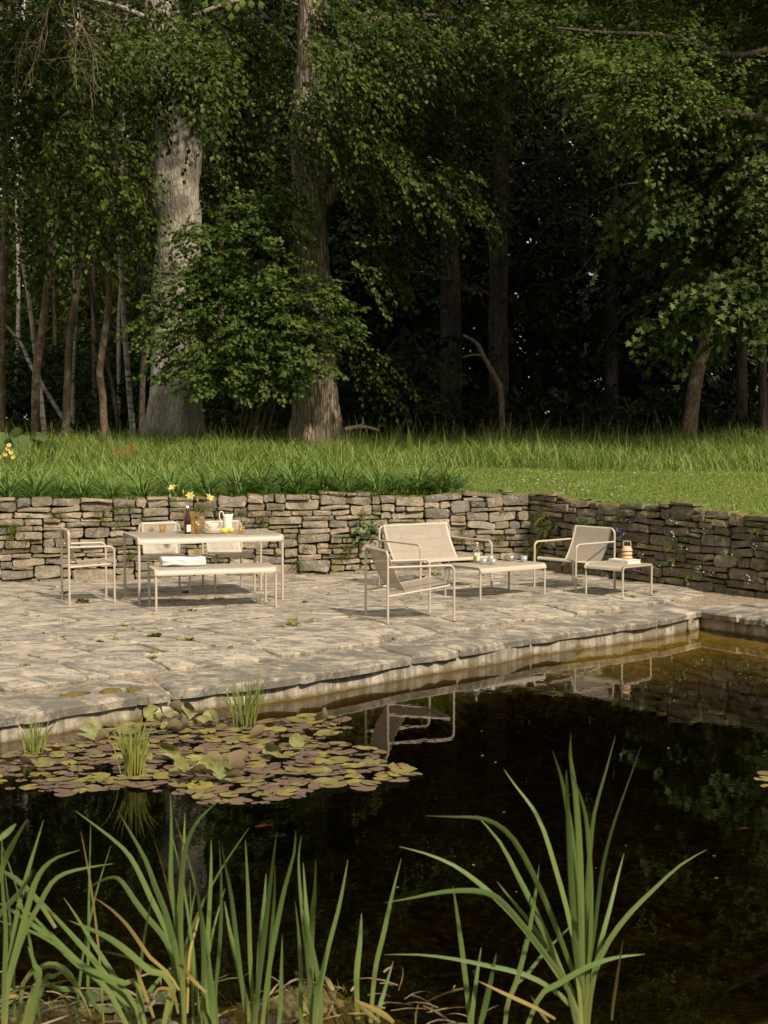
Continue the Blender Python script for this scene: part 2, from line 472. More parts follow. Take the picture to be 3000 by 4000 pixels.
PAINT = (.45, .375, .28)
def paint():
    t = NT("beige_powder_coat"); p = t.pos()
    return t.done(t.pbr(PAINT, .42, t.bump(t.noise(p, 900, 2), .06, .001), spec=.4))
M['paint'] = paint()
def perf():
    t = NT("beige_perforated_sheet")
    uv = t.n("UVMap").outputs[0]
    pitch = .0135
    sx = t.n("SeparateXYZ"); t.l(uv, sx.inputs[0])
    u, v = sx.outputs[0], sx.outputs[1]
    def cell(u, v):
        fu = t.math('SUBTRACT', t.math('FRACT', u), .5); fv = t.math('SUBTRACT', t.math('FRACT', v), .5)
        return t.math('SQRT', t.math('ADD', t.math('MULTIPLY', fu, fu), t.math('MULTIPLY', fv, fv)))
    us = t.math('DIVIDE', u, pitch); vs = t.math('DIVIDE', v, pitch)
    d = t.math('MINIMUM', cell(us, vs), cell(t.math('ADD', us, .5), t.math('ADD', vs, .5)))
    hole = t.math('LESS_THAN', d, .245)
    p = t.pbr(PAINT, .42, None, spec=.4)
    tr = t.n("BsdfTransparent")
    m = t.n("MixShader"); t.l(hole, m.inputs[0]); t.l(p.outputs[0], m.inputs[1]); t.l(tr.outputs[0], m.inputs[2])
    return t.done(m)
M['perf'] = perf()
def plain(name, c, rough=.5, metal=0.0, spec=.5, **kw):
    t = NT(name); return t.done(t.pbr(c, rough, None, metal, spec, **kw))
M['rubber'] = plain("black_rubber", (.012, .01, .009), .7)
M['steel'] = plain("brushed_steel", (.55, .53, .5), .28, 1.0)
M['ceramic'] = simple("cream_stoneware", (.66, .60, .48), (.74, .68, .56), 60, .4, .001, spec=.4)
M['lemon'] = simple("lemon_peel", (.72, .46, .03), (.78, .55, .05), 160, .45, .002)
M['olive'] = plain("green_olive", (.24, .27, .05), .3)
M['paper'] = plain("white_paper", (.78, .74, .67), .7)
M['print_yellow'] = plain("yellow_print", (.75, .50, .10), .7)
M['print_green'] = plain("dark_green_print", (.02, .10, .06), .7)
M['print_blue'] = plain("pale_blue_print", (.45, .66, .62), .7)
M['print_grey'] = plain("grey_print", (.25, .23, .2), .7)
M['tan'] = simple("tan_lamp", (.52, .34, .20), (.56, .37, .225), 40, .5, .001)
M['cork'] = plain("cork", (.55, .36, .17), .8)
M['gold'] = plain("book_cover_panel", (.62, .38, .24), .6)
def towel():
    t = NT("white_terry"); p = t.pos()
    n = t.noise(p, 220, 3, .7)
    return t.done(t.pbr(t.ramp(n, [(.3, (.62, .60, .55)), (.7, (.74, .72, .68))]), .95, t.bump(n, .9, .006), spec=.1))
M['towel'] = towel()
def glass(name, c, rough=.02, mixw=.12, body=None):
    """thin glass: tinted see-through wall with a gloss"""
    t = NT(name)
    tr = t.n("BsdfTransparent"); tr.inputs[0].default_value = (*c, 1)
    gl = t.n("BsdfGlossy"); gl.inputs[0].default_value = (1, 1, 1, 1); gl.inputs[1].default_value = rough
    lw = t.n("LayerWeight"); lw.inputs[0].default_value = .2
    m = t.n("MixShader"); t.l(t.math('ADD', t.math('MULTIPLY', lw.outputs[0], .6), mixw * .4), m.inputs[0])
    t.l(tr.outputs[0], m.inputs[1]); t.l(gl.outputs[0], m.inputs[2])
    if body:
        df = t.n("BsdfDiffuse"); df.inputs[0].default_value = (*body, 1)
        tl = t.n("BsdfTranslucent"); tl.inputs[0].default_value = (*body, 1)
        a = t.n("MixShader"); a.inputs[0].default_value = .5; t.l(df.outputs[0], a.inputs[1]); t.l(tl.outputs[0], a.inputs[2])
        m2 = t.n("MixShader"); m2.inputs[0].default_value = mixw; t.l(m.outputs[0], m2.inputs[1]); t.l(a.outputs[0], m2.inputs[2])
        m = m2
    return t.done(m)
M['amber'] = glass("amber_glass", (.99, .90, .68), .03, .18, (.70, .50, .20))
M['brown_glass'] = plain("dark_bottle_glass", (.035, .012, .004), .06, 0, .6)
M['clear'] = glass("clear_glass", (.93, .95, .93), .02, .15, (.7, .72, .7))
M['frost'] = glass("frosted_glass", (.82, .83, .80), .3, .45, (.75, .75, .70))
M['juice'] = glass("pale_yellow_drink", (.95, .86, .45), .05, .6, (.75, .60, .18))

# ------------------------------------------------------------------ layout lines
edge_px = [(-420, 2852), (86, 2786), (669, 2694), (1180, 2640), (1500, 2583), (1617, 2563), (1803, 2535), (1979, 2508), (2088, 2484), (2404, 2445), (2580, 2421), (2743, 2388)]
E1 = [on(x, y, -.1) for x, y in edge_px]                    # pond edge of the terrace, far left to far corner
E2 = [E1[-1], on(2886, 2408, -.1), on(3000, 2424, -.1)]
d2 = (E2[2] - E2[0]).normalized(); E2.append(E2[2] + d2 * 3.5)
LA = Vector((E1[0].x, E1[0].y)); LB = Vector((E1[-1].x, E1[-1].y))
ea = (LB - LA).normalized(); en = Vector((-ea.y, ea.x))     # along the coping, and inland
fa = Vector((d2.x, d2.y)).normalized(); fn = Vector((-fa.y, fa.x))   # along the side edge, and inland
WC = Vector((1.97, 19.44))                                   # corner of the two dry stone walls
wl = Vector((math.cos(R(15.0)), math.sin(R(15.0)))); wl_n = Vector((wl.y, -wl.x))       # left wall runs along wl up to WC, faces wl_n
wr = (Vector((4.338, 16.11)) - WC).normalized(); wr_n = Vector((wr.y, -wr.x))           # right wall runs from WC
_et = [(Vector((p.x, p.y)) - LA).dot(ea) for p in E1]; _eo = [(Vector((p.x, p.y)) - LA).dot(en) for p in E1]
def eoff(t): return np.interp(t, _et, _eo)
def inland(x, y):
    s1 = (x - LA.x) * en.x + (y - LA.y) * en.y - eoff((x - LA.x) * ea.x + (y - LA.y) * ea.y)
    s2 = (x - E2[0].x) * fn.x + (y - E2[0].y) * fn.y
    return np.maximum(s1, s2)
def behind(x, y):
    a = -((x - WC.x) * wl_n.x + (y - WC.y) * wl_n.y)
    b = -((x - WC.x) * wr_n.x + (y - WC.y) * wr_n.y)
    return np.maximum(a, b)
def tz(x, y):
    s = np.clip(inland(x, y) / 1.15, 0, 1)
    return -.1 * (1 - s * s * (3 - 2 * s))
def uz(x, y):
    return 1.0 + .035 * (np.clip(y, 10, 33) - 19) + .012 * np.sin(x * 1.3) * np.sin(y * .9)
WZ = -.30

def grid_mesh(name, xs, ys, zf, keep, mat):
    X, Y = np.meshgrid(xs, ys)
    Z = zf(X, Y); n, m = X.shape
    k = keep(X, Y)
    idx = np.arange(n * m).reshape(n, m)
    q = np.stack([idx[:-1, :-1], idx[:-1, 1:], idx[1:, 1:], idx[1:, :-1]], -1).reshape(-1, 4)
    ok = k.ravel()[q].all(1)
    q = q[ok]
    used, inv = np.unique(q, return_inverse=True)
    V = np.stack([X.ravel(), Y.ravel(), Z.ravel()], 1)[used]
    return np_mesh(name, V, inv.reshape(-1, 4), mat, smooth=True)

def vnoise(x, y, sc_, seed=0):
    r = np.random.default_rng(seed); out = 0
    for k in range(6):
        a = r.uniform(0, 6.28); f = sc_ * r.uniform(.6, 1.8); ph = r.uniform(0, 6.28)
        out = out + np.sin((x * math.cos(a) + y * math.sin(a)) * f + ph)
    return out / 6

# ------------------------------------------------------------------ terrace and flagstones
terrace = link("terrace", grid_mesh("terrace", np.arange(-8, 9, .1), np.arange(6, 21.5, .1), lambda x, y: tz(x, y) - .04 * np.clip(1 - inland(x, y) / .75, 0, 1),
               lambda x, y: (inland(x, y) > .09) & (behind(x, y) < .5), M['sand']))
tag(terrace, "pale sandy terrace paved with weathered flagstones beside the pond", None, None, "structure")

def slab_mesh(name, outline, thick, mat, bev=.012, crown=.004, zf=None):
    """irregular flat stone from an outline, worn rounded top edge"""
    n = len(outline); c = sum((Vector(p) for p in outline), Vector((0, 0))) / n
    V = []; F = []
    V.append((c.x, c.y, crown))
    for s_, z in ((1, 0), (0, -bev), (0, -thick)):
        for p in outline:
            p = Vector(p); d = (p - c)
            q = p - d.normalized() * (bev if s_ else 0)
            V.append((q.x, q.y, z))
    for k in range(n):
        k2 = (k + 1) % n
        F += [(0, 1 + k, 1 + k2)]
    for ring in (0, 1):
        a = 1 + ring * n; b = a + n
        for k in range(n):
            k2 = (k + 1) % n
            F += [(a + k, b + k, b + k2), (a + k, b + k2, a + k2)]
    return np_mesh(name, np.array(V), np.array(F), mat, smooth=False)

def rect_outline(w, h, r, jit, rnd=random, extra=0):
    """rectangle with cut corners and an uneven edge, counter-clockwise about the origin"""
    pts = []
    x, y = w / 2, h / 2
    cs = [(-x, -y), (x, -y), (x, y), (-x, y)]
    for i in range(4):
        a = Vector(cs[i]); b = Vector(cs[(i + 1) % 4]); d = (b - a); L = d.length; d.normalize()
        cut0 = min(r * rnd.uniform(.4, 1.4), L * .3); cut1 = min(r * rnd.uniform(.4, 1.4), L * .3)
        nn = Vector((d.y, -d.x))
        pts.append(a + d * cut0 + nn * rnd.uniform(-jit, jit))
        for k in range(extra if not hasattr(extra, '__len__') else extra[i]):
            kk = (extra if not hasattr(extra, '__len__') else extra[i]) + 1
            pts.append(a + d * (cut0 + (L - cut0 - cut1) * ((k + 1) / kk + rnd.uniform(-.1, .1) / kk)) + nn * rnd.uniform(-jit, jit) * 1.4)
        pts.append(b - d * cut1 + nn * rnd.uniform(-jit, jit))
    return pts

s = .52 - 6 * .52; nflag = 0
while s < 9.5:
    dep = random.choice([.38, .45, .52, .6, .66]) if s > .5 else .52
    t_ = -1.5 - random.uniform(0, .8)
    while t_ < 11.5:
        wd = random.uniform(.45, 1.05)
        tm = t_ + wd / 2; fade = max(0.0, 1 - s / 3.5)
        cx = LA + ea * tm + en * (s + dep / 2 + float(eoff(tm)) * fade); ang_ = (float(eoff(tm + .3)) - float(eoff(tm - .3))) / .6 * fade
        t_ += wd
        px = 1500 + FPX * cx.x / cx.y
        if not (-330 < px < 3400) or behind(cx.x, cx.y) > (.02 if s > .5 else .35): continue
        s2 = (cx.x - E2[0].x) * fn.x + (cx.y - E2[0].y) * fn.y
        s1 = (cx.x - LA.x) * en.x + (cx.y - LA.y) * en.y - float(eoff(tm))
        if (s1 < .45 and s2 < .62) or (s < .5 and s2 < .6): continue
        if nflag >= 296: continue
        z = float(tz(cx.x, cx.y))
        g1 = (float(tz(cx.x + en.x * .2, cx.y + en.y * .2)) - float(tz(cx.x - en.x * .2, cx.y - en.y * .2))) / .4 if s > .5 else 0.0
        if s < .5: z -= .03
        me = slab_mesh("flagstone", rect_outline(wd - random.uniform(.012, .03), dep - random.uniform(.012, .03), .045, .012, extra=(1, 1, 1, 0)), .05, M['flag'], .01, random.uniform(0, .004))
        o = link("flagstone", me, terrace, (cx.x, cx.y, z + .02 + random.uniform(-.005, .005)),
                 (math.atan(g1) + random.gauss(0, .003), random.gauss(0, .003), math.atan2(ea.y, ea.x) + ang_ + random.gauss(0, .012)))
        nflag += 1
    s += dep

# ------------------------------------------------------------------ pond wall with coping slabs
pond_wall = empty("pond_wall", (E1[-1].x, E1[-1].y, -.3), 0, "low concrete pond wall under overhanging grey coping slabs", "wall")
def to_local(o, p): return Vector(p) - o.location
def prism_wall(pts, off, thick, z0, z1, cuts=14):
    mb = MB(); P = []
    for a, b in zip(pts[:-1], pts[1:]):
        n_ = max(1, int((b - a).length / .35))
        P += [a.lerp(b, k / n_) for k in range(n_)]
    P.append(pts[-1])
    rows = [(z1, 0), (z1 - .06, .004), (z1 - .12, .0), (z1 - .22, -.015), (z0, -.03)]
    F = []; B = []
    for i, p in enumerate(P):
        a = P[max(0, i - 1)]; b = P[min(len(P) - 1, i + 1)]
        d = (b - a); nn = Vector((-d.y, d.x, 0)).normalized()
        F.append([p + nn * (off + o + random.uniform(-.003, .003)) + Vector((0, 0, z - p.z)) for z, o in rows])
        B.append([p + nn * (off + thick) + Vector((0, 0, z - p.z)) for z, o in rows])
    for i in range(len(P) - 1):
        for k in range(len(rows) - 1):
            mb.add([F[i][k + 1], F[i + 1][k + 1], F[i + 1][k], F[i][k]], [(0, 1, 2, 3)], smooth=False)
            mb.add([B[i][k], B[i + 1][k], B[i + 1][k + 1], B[i][k + 1]], [(0, 1, 2, 3)], smooth=False)
        mb.add([F[i][0], F[i + 1][0], B[i + 1][0], B[i][0]], [(0, 1, 2, 3)], smooth=False)
    return mb
dE = (E1[-1] - E1[-2]).normalized()
for pts in (E1 + [E1[-1] + dE * .45], [E2[0] - d2 * .45] + E2):
    mb = prism_wall(pts, .045, .3, -1.7, -.16)
    mb.v = [tuple(Vector(p) - pond_wall.location) for p in mb.v]
    mb.build("wall_face", M['concrete'], pond_wall)
def coping(a, b, za, zb, dep, thick):
    a = Vector((a.x, a.y)); b = Vector((b.x, b.y)); L = (b - a).length; d = (b - a).normalized(); n_ = Vector((-d.y, d.x))
    out = rect_outline(L - .012, dep, .022, .014, extra=(5, 1, 2, 0))
    me = slab_mesh("coping_stone", out, thick, M['coping'], .018, .004)
    c = (a + b) / 2 + n_ * (dep / 2)
    o = link("coping_stone", me, pond_wall, Vector((c.x, c.y, (za + zb) / 2 + .014)) - pond_wall.location,
             (R(4.5), -math.atan2(zb - za, L), math.atan2(d.y, d.x)))
    return o
joints = [(-420, 2852), (86, 2786), (545, 2714), (674, 2693), (1180, 2640), (1617, 2563), (1803, 2535), (2088, 2484), (2404, 2445), (2580, 2421), (2743, 2388)]
jp = [on(x, y, -.1) for x, y in joints]
jp[-1] = jp[-1] + (jp[-1] - jp[-2]).normalized() * .22
for a, b in zip(jp[:-1], jp[1:]):
    coping(a, b, -.1 + random.uniform(-.008, .012), -.1 + random.uniform(-.008, .012), random.uniform(.5, .6), random.uniform(.065, .085))
rp = [E2[0] - d2 * .2, E2[1], E2[2], E2[2] + d2 * .9, E2[2] + d2 * 1.9, E2[2] + d2 * 3.0]
for a, b in zip(rp[:-1], rp[1:]):
    coping(a, b, -.095 + random.uniform(-.01, .01), -.095 + random.uniform(-.01, .01), .5, .07)

# ------------------------------------------------------------------ pond water and bed
mb = MB(); mb.box((0, 8.5, (WZ - 2.1) / 2), (40, 22, WZ + 2.1))
water_o = mb.build("pond_water", M['water']); tag(water_o, "dark still pond water mirroring the forest and terrace", None, None, "structure")
def bed_z(x, y):
    z = -.88 + .12 * vnoise(x, y, 1.6, 3) + .05 * vnoise(x, y, 5, 13)
    dc = np.hypot(x - E1[-1].x, y - E1[-1].y + .3)
    z = np.maximum(z, WZ - .035 - .17 * dc + .05 * vnoise(x, y, 6, 5))
    ds = -inland(x, y)
    z = np.maximum(z, WZ - .04 - .22 * np.clip(ds, 0, 9) - .22 * np.clip(dc - 1.8, 0, 9) + .04 * vnoise(x, y, 7, 15))
    z = np.maximum(z, -.62 - .9 * np.clip(ds, 0, 9) + .05 * vnoise(x, y, 5, 9))
    z = np.maximum(z, WZ - .27 - .40 * (y - 4.9) + .28 * np.clip(x, 0, 2.5) + .1 * vnoise(x, y, 3, 4))
    sh = np.clip((5.05 - y) / 1.6, 0, 1)
    z = np.maximum(z, WZ - 1.3 + sh * 1.9)
    m = WZ + .035 - 2.6 * np.hypot((x + .34) / 1.9, (y - 5.42) * 1.1) ** 2 + .05 * vnoise(x, y, 14, 8) + .03 * vnoise(x, y, 34, 18)
    z = np.maximum(z, m)
    m = WZ + .03 - 2.0 * np.hypot((x + 1.2) / 1.5, (y - 5.3)) ** 2 + .05 * vnoise(x, y, 14, 11)
    return np.maximum(z, m)
bed = link("pond_bed", grid_mesh("pond_bed", np.concatenate([np.arange(-20, -3, .5), np.arange(-3, 5, .09), np.arange(5, 20, .5)]),
           np.concatenate([np.arange(-20, 3, .8), np.arange(3, 17.5, .09)]), bed_z, lambda x, y: inland(x, y) < .35, M['pond_bed']))
tag(bed, "brown muddy pond bed with golden algae", None, None, "structure")

# ------------------------------------------------------------------ upper ground
upper = link("meadow_ground", grid_mesh("meadow_ground", np.concatenate([np.arange(-160, -12, 8), np.arange(-12, 14, .4), np.arange(14, 161, 8)]),
             np.concatenate([np.arange(-20, 12, 4), np.arange(12, 34, .4), np.arange(34, 200, 8)]), uz, lambda x, y: (behind(x, y) > .12), M['forest_floor']))
tag(upper, "raised ground of lawn and meadow behind the stone wall", None, None, "structure")
def lawn_far(x):                                            # where the mown lawn ends and the tall grass starts
    return 24.6 + .25 * np.sin(x * 1.1) + np.clip(-(x - .2), 0, 9) * .0 + np.clip(x - 2, 0, 9) * -.25
lawn = link("lawn", grid_mesh("lawn", np.arange(-9, 12, .1), np.arange(12, 32.5, .1), lambda x, y: uz(x, y) + .006 - .05 * np.clip(1 - behind(x, y) / .2, 0, 1), lambda x, y: behind(x, y) > .05, M['turf']))
tag(lawn, "sunlit mown lawn above the stone wall", None, None, "structure")

# ------------------------------------------------------------------ dry stone walls
def stone_mesh(w, h, dep, prot):
    r = min(w, h)
    out = rect_outline(w, h, r * .2, r * .10, extra=(1, 0, 1, 0))
    n = len(out); V = []; F = []
    V.append((random.uniform(-.15, .15) * w, -prot, random.uniform(-.15, .15) * h))
    tilt = random.uniform(-.02, .02); tlt2 = random.uniform(-.012, .02)
    for p in out:
        q = Vector((p.x * random.uniform(.92, .975), p.y * random.uniform(.84, .95)))
        V.append((q.x, -prot * .75 + tilt * q.x / w + tlt2 * q.y / h + random.uniform(-.006, .006), q.y))
    for p in out: V.append((p.x, random.uniform(.0, .014), p.y))
    for p in out: V.append((p.x * .93, dep, p.y * .93))
    for k in range(n):
        k2 = (k + 1) % n
        F.append((0, 1 + k, 1 + k2))
        for a in (1, 1 + n):
            b = a + n
            F += [(a + k, b + k, b + k2), (a + k, b + k2, a + k2)]
    return np_mesh("stone", np.array(V), np.array(F), None or M['wall_stone'], smooth=False)
def build_wall(name, label, origin, d, nrm, L, top, mat, rotsign, seed):
    rnd = random.Random(seed)
    root = empty(name, (origin.x, origin.y, 0), math.atan2(d.y, d.x), label, "stone wall")
    N = int(L / .02); hts = [(-.03 + .0 * i) for i in range(N)]
    cnt = 0
    while cnt < 300:
        lo = min(hts)
        if lo > top(0) + .02: break
        i0 = hts.index(lo); i1 = i0
        while i1 < N and hts[i1] == lo: i1 += 1
        if lo > top(i0 * .02):
            for k in range(i0, i1): hts[k] = 9
            continue
        gap = i1 - i0
        w_ = int(rnd.choice([.16, .21, .26, .31, .36, .42, .48]) / .02 * rnd.uniform(.85, 1.15))
        h_ = rnd.choice([.055, .068, .078, .088, .098, .11, .135])
        if lo < .12 and rnd.random() < .5: h_ = rnd.choice([.13, .16, .19]); w_ = int(w_ * 1.35)
        if rnd.random() < .045: w_ = int(w_ * 1.5); h_ = rnd.choice([.14, .17])
        if gap - w_ < 6: w_ = gap
        if w_ > 36 and gap == w_: w_ = gap // 2
        if w_ * .02 < .13: h_ = min(h_, rnd.choice([.05, .07, .09]))
        # level up with a neighbour when close
        for nb in ((hts[i0 - 1] if i0 else None), (hts[i1] if i1 < N else None)):
            if nb is not None and nb < 8 and abs(lo + h_ - nb) < .035 and nb - lo > .045: h_ = nb - lo
        if w_ == gap:
            nbs = [q for q in ((hts[i0 - 1] if i0 else 9), (hts[i1] if i1 < N else 9)) if q < 8]
            if nbs and .045 < min(nbs) - lo < .17: h_ = min(nbs) - lo
        tp = top((i0 + w_ / 2) * .02)
        if tp - (lo + h_) < .045: h_ = max(.05, tp - lo + rnd.uniform(-.02, .02))
        for k in range(i0, i0 + w_): hts[k] = lo + h_
        random.seed(seed * 7919 + cnt)
        me = stone_mesh(w_ * .02 - rnd.uniform(.004, .016), h_ - rnd.uniform(.004, .013), .17, rnd.uniform(.018, .045))
        me.materials[0] = mat
        o = link("stone", me, root, ((i0 + w_ / 2) * .02, rnd.uniform(-.03, .022), lo + h_ / 2), (rnd.gauss(0, .04), rnd.gauss(0, .045), rnd.gauss(0, .035)))
        cnt += 1
    mb = MB()
    mb.box((L / 2 + .45 * rotsign, .70, .44), (L + .9, 1.22, .96)); mb.build("earth_core", M['soil'], root)
    return root
LW = 7.15
build_wall("dry_stone_wall", "sunlit dry stone wall behind the dining table and the sofa", WC - wl * LW, wl, wl_n, LW + .03,
           lambda u: 1.03 + .02 * math.sin(u * 2.1) + .012 * math.sin(u * 7.3) - (.03 if u > 6.8 else 0), M['wall_stone'], 1, 5)
build_wall("dry_stone_wall", "shaded mossy dry stone wall behind the side table, running towards the pond corner", WC + wr * .03, wr, wr_n, 5.2,
           lambda u: .99 - .012 * u + .02 * math.sin(u * 2.7 + 1) + .012 * math.sin(u * 8.1), M['shade_stone'], -1, 9)

# ------------------------------------------------------------------ furniture
TUBE = .0125
def tube_obj(name, pts, parent, r=TUBE, mat=None, n=12):
    mb = MB(); mb.tube(pts, r, n); return mb.build(name, mat or M['paint'], parent)
def leg(pts, parent, r=TUBE):
    """leg tube, last point on the ground; a rubber foot cap closes it"""
    pts = [Vector(p) for p in pts]; pts[-1].z += .012
    o = tube_obj("leg", pts, parent, r)
    mb = MB(); q = pts[-1]; mb.lathe([(0, -.012), (r * .86, -.012), (r * .86, .002), (0, .002)], 12, (q.x, q.y, q.z)); mb.build("foot_cap", M['rubber'], o)
    return o
def sheet_obj(name, prof, w, parent, margin=.028, th=.003, endm=(.03, .03), axis='x'):
    """perforated sheet: a profile of points swept sideways by w; plain border, holes inside"""
    prof = [Vector(p) for p in prof]
    cum = [0.0]
    for a, b in zip(prof[:-1], prof[1:]): cum.append(cum[-1] + (b - a).length)
    tot = cum[-1]
    # insert the border lines into the profile
    P = []; C = []
    marks = sorted(set([endm[0], tot - endm[1]]))
    for i, p in enumerate(prof):
        if i:
            for m_ in marks:
                if cum[i - 1] < m_ < cum[i]:
                    P.append(prof[i - 1].lerp(p, (m_ - cum[i - 1]) / (cum[i] - cum[i - 1]))); C.append(m_)
        P.append(p); C.append(cum[i])
    nrm = []
    for i in range(len(P)):
        d = P[min(i + 1, len(P) - 1)] - P[max(i - 1, 0)]
        nrm.append(Vector((0, -d.z, d.y)).normalized() if axis == 'x' else Vector((-d.z, 0, d.x)).normalized())
    sw = Vector((1, 0, 0)) if axis == 'x' else Vector((0, -1, 0))
    xs = [-w / 2, -w / 2 + margin, w / 2 - margin, w / 2]
    mb = MB()
    for side in (0, 1):
        for i in range(len(P) - 1):
            for k in range(3):
                q = []
                for (ii, kk) in ((i, k), (i, k + 1), (i + 1, k + 1), (i + 1, k)):
                    q.append((P[ii] + sw * xs[kk] + nrm[ii] * (th / 2 if side == 0 else -th / 2), (xs[kk], C[ii])))
                if side: q = q[::-1]
                inner = k == 1 and C[i] >= endm[0] - 1e-6 and C[i + 1] <= tot - endm[1] + 1e-6
                mb.add([a for a, b in q], [(0, 1, 2, 3)], 1 if inner else 0, [[b for a, b in q]])
    for k in (0, 3):                                        # sheet edges
        for i in range(len(P) - 1):
            q = [P[i] + sw * xs[k] + nrm[i] * th / 2, P[i + 1] + sw * xs[k] + nrm[i + 1] * th / 2, P[i + 1] + sw * xs[k] - nrm[i + 1] * th / 2, P[i] + sw * xs[k] - nrm[i] * th / 2]
            mb.add(q if k else q[::-1], [(0, 1, 2, 3)], 0, smooth=False)
    for i in (0, len(P) - 1):
        q = [P[i] + sw * xs[0] + nrm[i] * th / 2, P[i] + sw * xs[3] + nrm[i] * th / 2, P[i] + sw * xs[3] - nrm[i] * th / 2, P[i] + sw * xs[0] - nrm[i] * th / 2]
        mb.add(q if i else q[::-1], [(0, 1, 2, 3)], 0, smooth=False)
    me = mb.mesh(name, [M['paint'], M['perf']])
    import bmesh
    bm = bmesh.new(); bm.from_mesh(me); bmesh.ops.remove_doubles(bm, verts=bm.verts, dist=1e-5); bm.to_mesh(me); bm.free()
    return link(name, me, parent)
def arc(cx, cz, r, a0, a1, n=6):
    return [Vector((0, cx + r * math.cos(R(a0 + (a1 - a0) * k / n)), cz + r * math.sin(R(a0 + (a1 - a0) * k / n)))) for k in range(n + 1)]

def perf_table(name, loc, rz, w, d, h, label, cat, r=TUBE, cr=.05, group=None):
    """curled perforated top over two bent tube end frames"""
    root = empty(name, loc, rz, label, cat, group)
    ht = h - .004 - r                                       # tube axis under the sheet
    for sx in (-1, 1):
        x = sx * w / 2
        bend = fillet([(x, -d / 2, 0), (x, -d / 2, ht), (x, d / 2, ht), (x, d / 2, 0)], cr, 8)
        zi = [i for i, p in enumerate(bend) if abs(p.z - ht) < 1e-5]
        a, b = zi[0], zi[-1]
        leg(bend[:a + 1][::-1], root, r); leg(bend[b:], root, r)
        tube_obj("end_rail", bend[a:b + 1], root, r)
    for sy in (-1, 1):
        y = sy * (d / 2 - .12)
        tube_obj("under_rail", [(-w / 2 + r, y, ht - .004), (w / 2 - r, y, ht - .004)], root, r * .7, n=8)
    ro = cr + r + .003
    prof = [Vector((0, -d / 2 + cr - ro, ht - cr - .006))] + arc(-d / 2 + cr, ht - cr, ro, 180, 90, 8) + arc(d / 2 - cr, ht - cr, ro, 90, 0, 8) + [Vector((0, d / 2 - cr + ro, ht - cr - .006))]
    sheet_obj("perforated_top", prof, w + 2 * r + .004, root, .04, .004, (.058, .058))
    return root

G_T = None
dining = perf_table("dining_table", (-2.03, 15.988, 0), R(19.5), 1.586, .948, .74, "long beige perforated metal dining table set with bottle, plates and lemons", "dining table", .0145, .045)
bench = perf_table("bench", (-1.827, 15.185, 0), R(17.3), 1.268, .50, .45, "low beige perforated metal bench in front of the dining table, holding a folded towel", "bench", .0135, .038)
coffee = perf_table("coffee_table", (1.266, 16.256, 0), R(-53.2 + 90), .965, .609, .375, "low beige coffee table in front of the sofa, with labelled bottle and tumblers", "coffee table", .0115, .05) if False else None
coffee = perf_table("coffee_table", (1.266, 16.256, 0), R(36.8), .965, .609, .375, "low beige coffee table in front of the sofa, with labelled bottle and tumblers", "coffee table", .012, .036)
side = perf_table("side_table", (2.685, 16.323, 0), R(-47.0), .522, .532, .372, "small square beige side table carrying a book and a tan lantern", "side table", .012, .036)

def seat_shell(root, w, d, hb, setb, z_b, z_f, rake=.02):
    """backrest and seat: one folded sheet in two parts. rear at +y"""
    yb = d / 2 - setb
    top = Vector((0, d / 2, hb)); rb = TUBE + .003
    bend = .045
    # back: wraps the top rail, runs down and forward to the fold
    u = Vector((0, yb - d / 2, z_b - hb)).normalized(); n_ = Vector((0, u.z, -u.y))  # n_ points to the front (-y)
    if n_.y > 0: n_ = -n_
    f0 = Vector((0, yb, z_b)); f1 = Vector((0, -d / 2 + .03, z_f))
    path = fillet([top + n_ * rb, f0, f1], bend, 8)
    # slight bow of the back
    k = len(path) - 1
    bi = 5                                                   # middle of the fold
    back = [top + Vector((0, .0 + rb, 0)), top + (Vector((0, .6, 1)).normalized()) * rb, top + Vector((0, 0, 1)) * rb, top + (n_ * .7 + Vector((0, 0, .7))).normalized() * rb]
    straight = []
    a, b = path[0], path[1]
    for q in range(0, 7):
        t_ = q / 6; straight.append(a.lerp(b, t_) - n_ * math.sin(PI * t_) * rake)
    back += straight + path[2:bi + 1]
    seat = path[bi:-1]
    fr = TUBE + .004
    seat += [Vector((0, -d / 2 + .06, z_f - .0))] + arc(-d / 2 + .028, z_f - fr * 1.6, fr * 1.6, 90, 190, 6)
    sheet_obj("backrest", back, w, root, .03, .003, (.05, .012))
    sheet_obj("seat", seat, w, root, .03, .003, (.012, .05))

def lounge(name, loc, rz, w, d, hb, ha, label, cat, setb, zr, zf, zs, group=None, sheet_in=.085):
    root = empty(name, loc, rz, label, cat, group)
    r = TUBE
    # rear legs and back rail: one inverted U
    U = fillet([(-w / 2, d / 2, 0), (-w / 2, d / 2, hb), (w / 2, d / 2, hb), (w / 2, d / 2, 0)], .06, 8)
    a = 1; b = len(U) - 2
    leg(U[:a + 1][::-1], root); leg(U[b:], root)
    tube_obj("back_rail", U[a:b + 1], root)
    for sx in (-1, 1):
        x = sx * w / 2
        A = fillet([(x, d / 2, ha), (x, -d / 2, ha), (x, -d / 2, 0)], .06, 8)
        tube_obj("armrest", A[:-1], root); leg(A[-2:], root)
    z0, z1 = zr, zf
    S_ = fillet([(-w / 2, d / 2, z0), (-w / 2 + .002, -d / 2 + .03, z1), (w / 2 - .002, -d / 2 + .03, z1), (w / 2, d / 2, z0)], .055, 8)
    tube_obj("seat_rail", S_, root, r * .95)
    seat_shell(root, w - sheet_in, d, hb, setb, zs, zf + .02)
    return root
L1 = lounge("lounge_chair", (.254, 14.274, 0), R(110.2), .644, .698, .715, .562, "beige perforated lounge armchair standing alone nearest the pond, seen from behind", "lounge chair", .20, .278, .365, .312, "low beige lounge chairs on the terrace")
for o in list(col.objects): pass
register(L1)
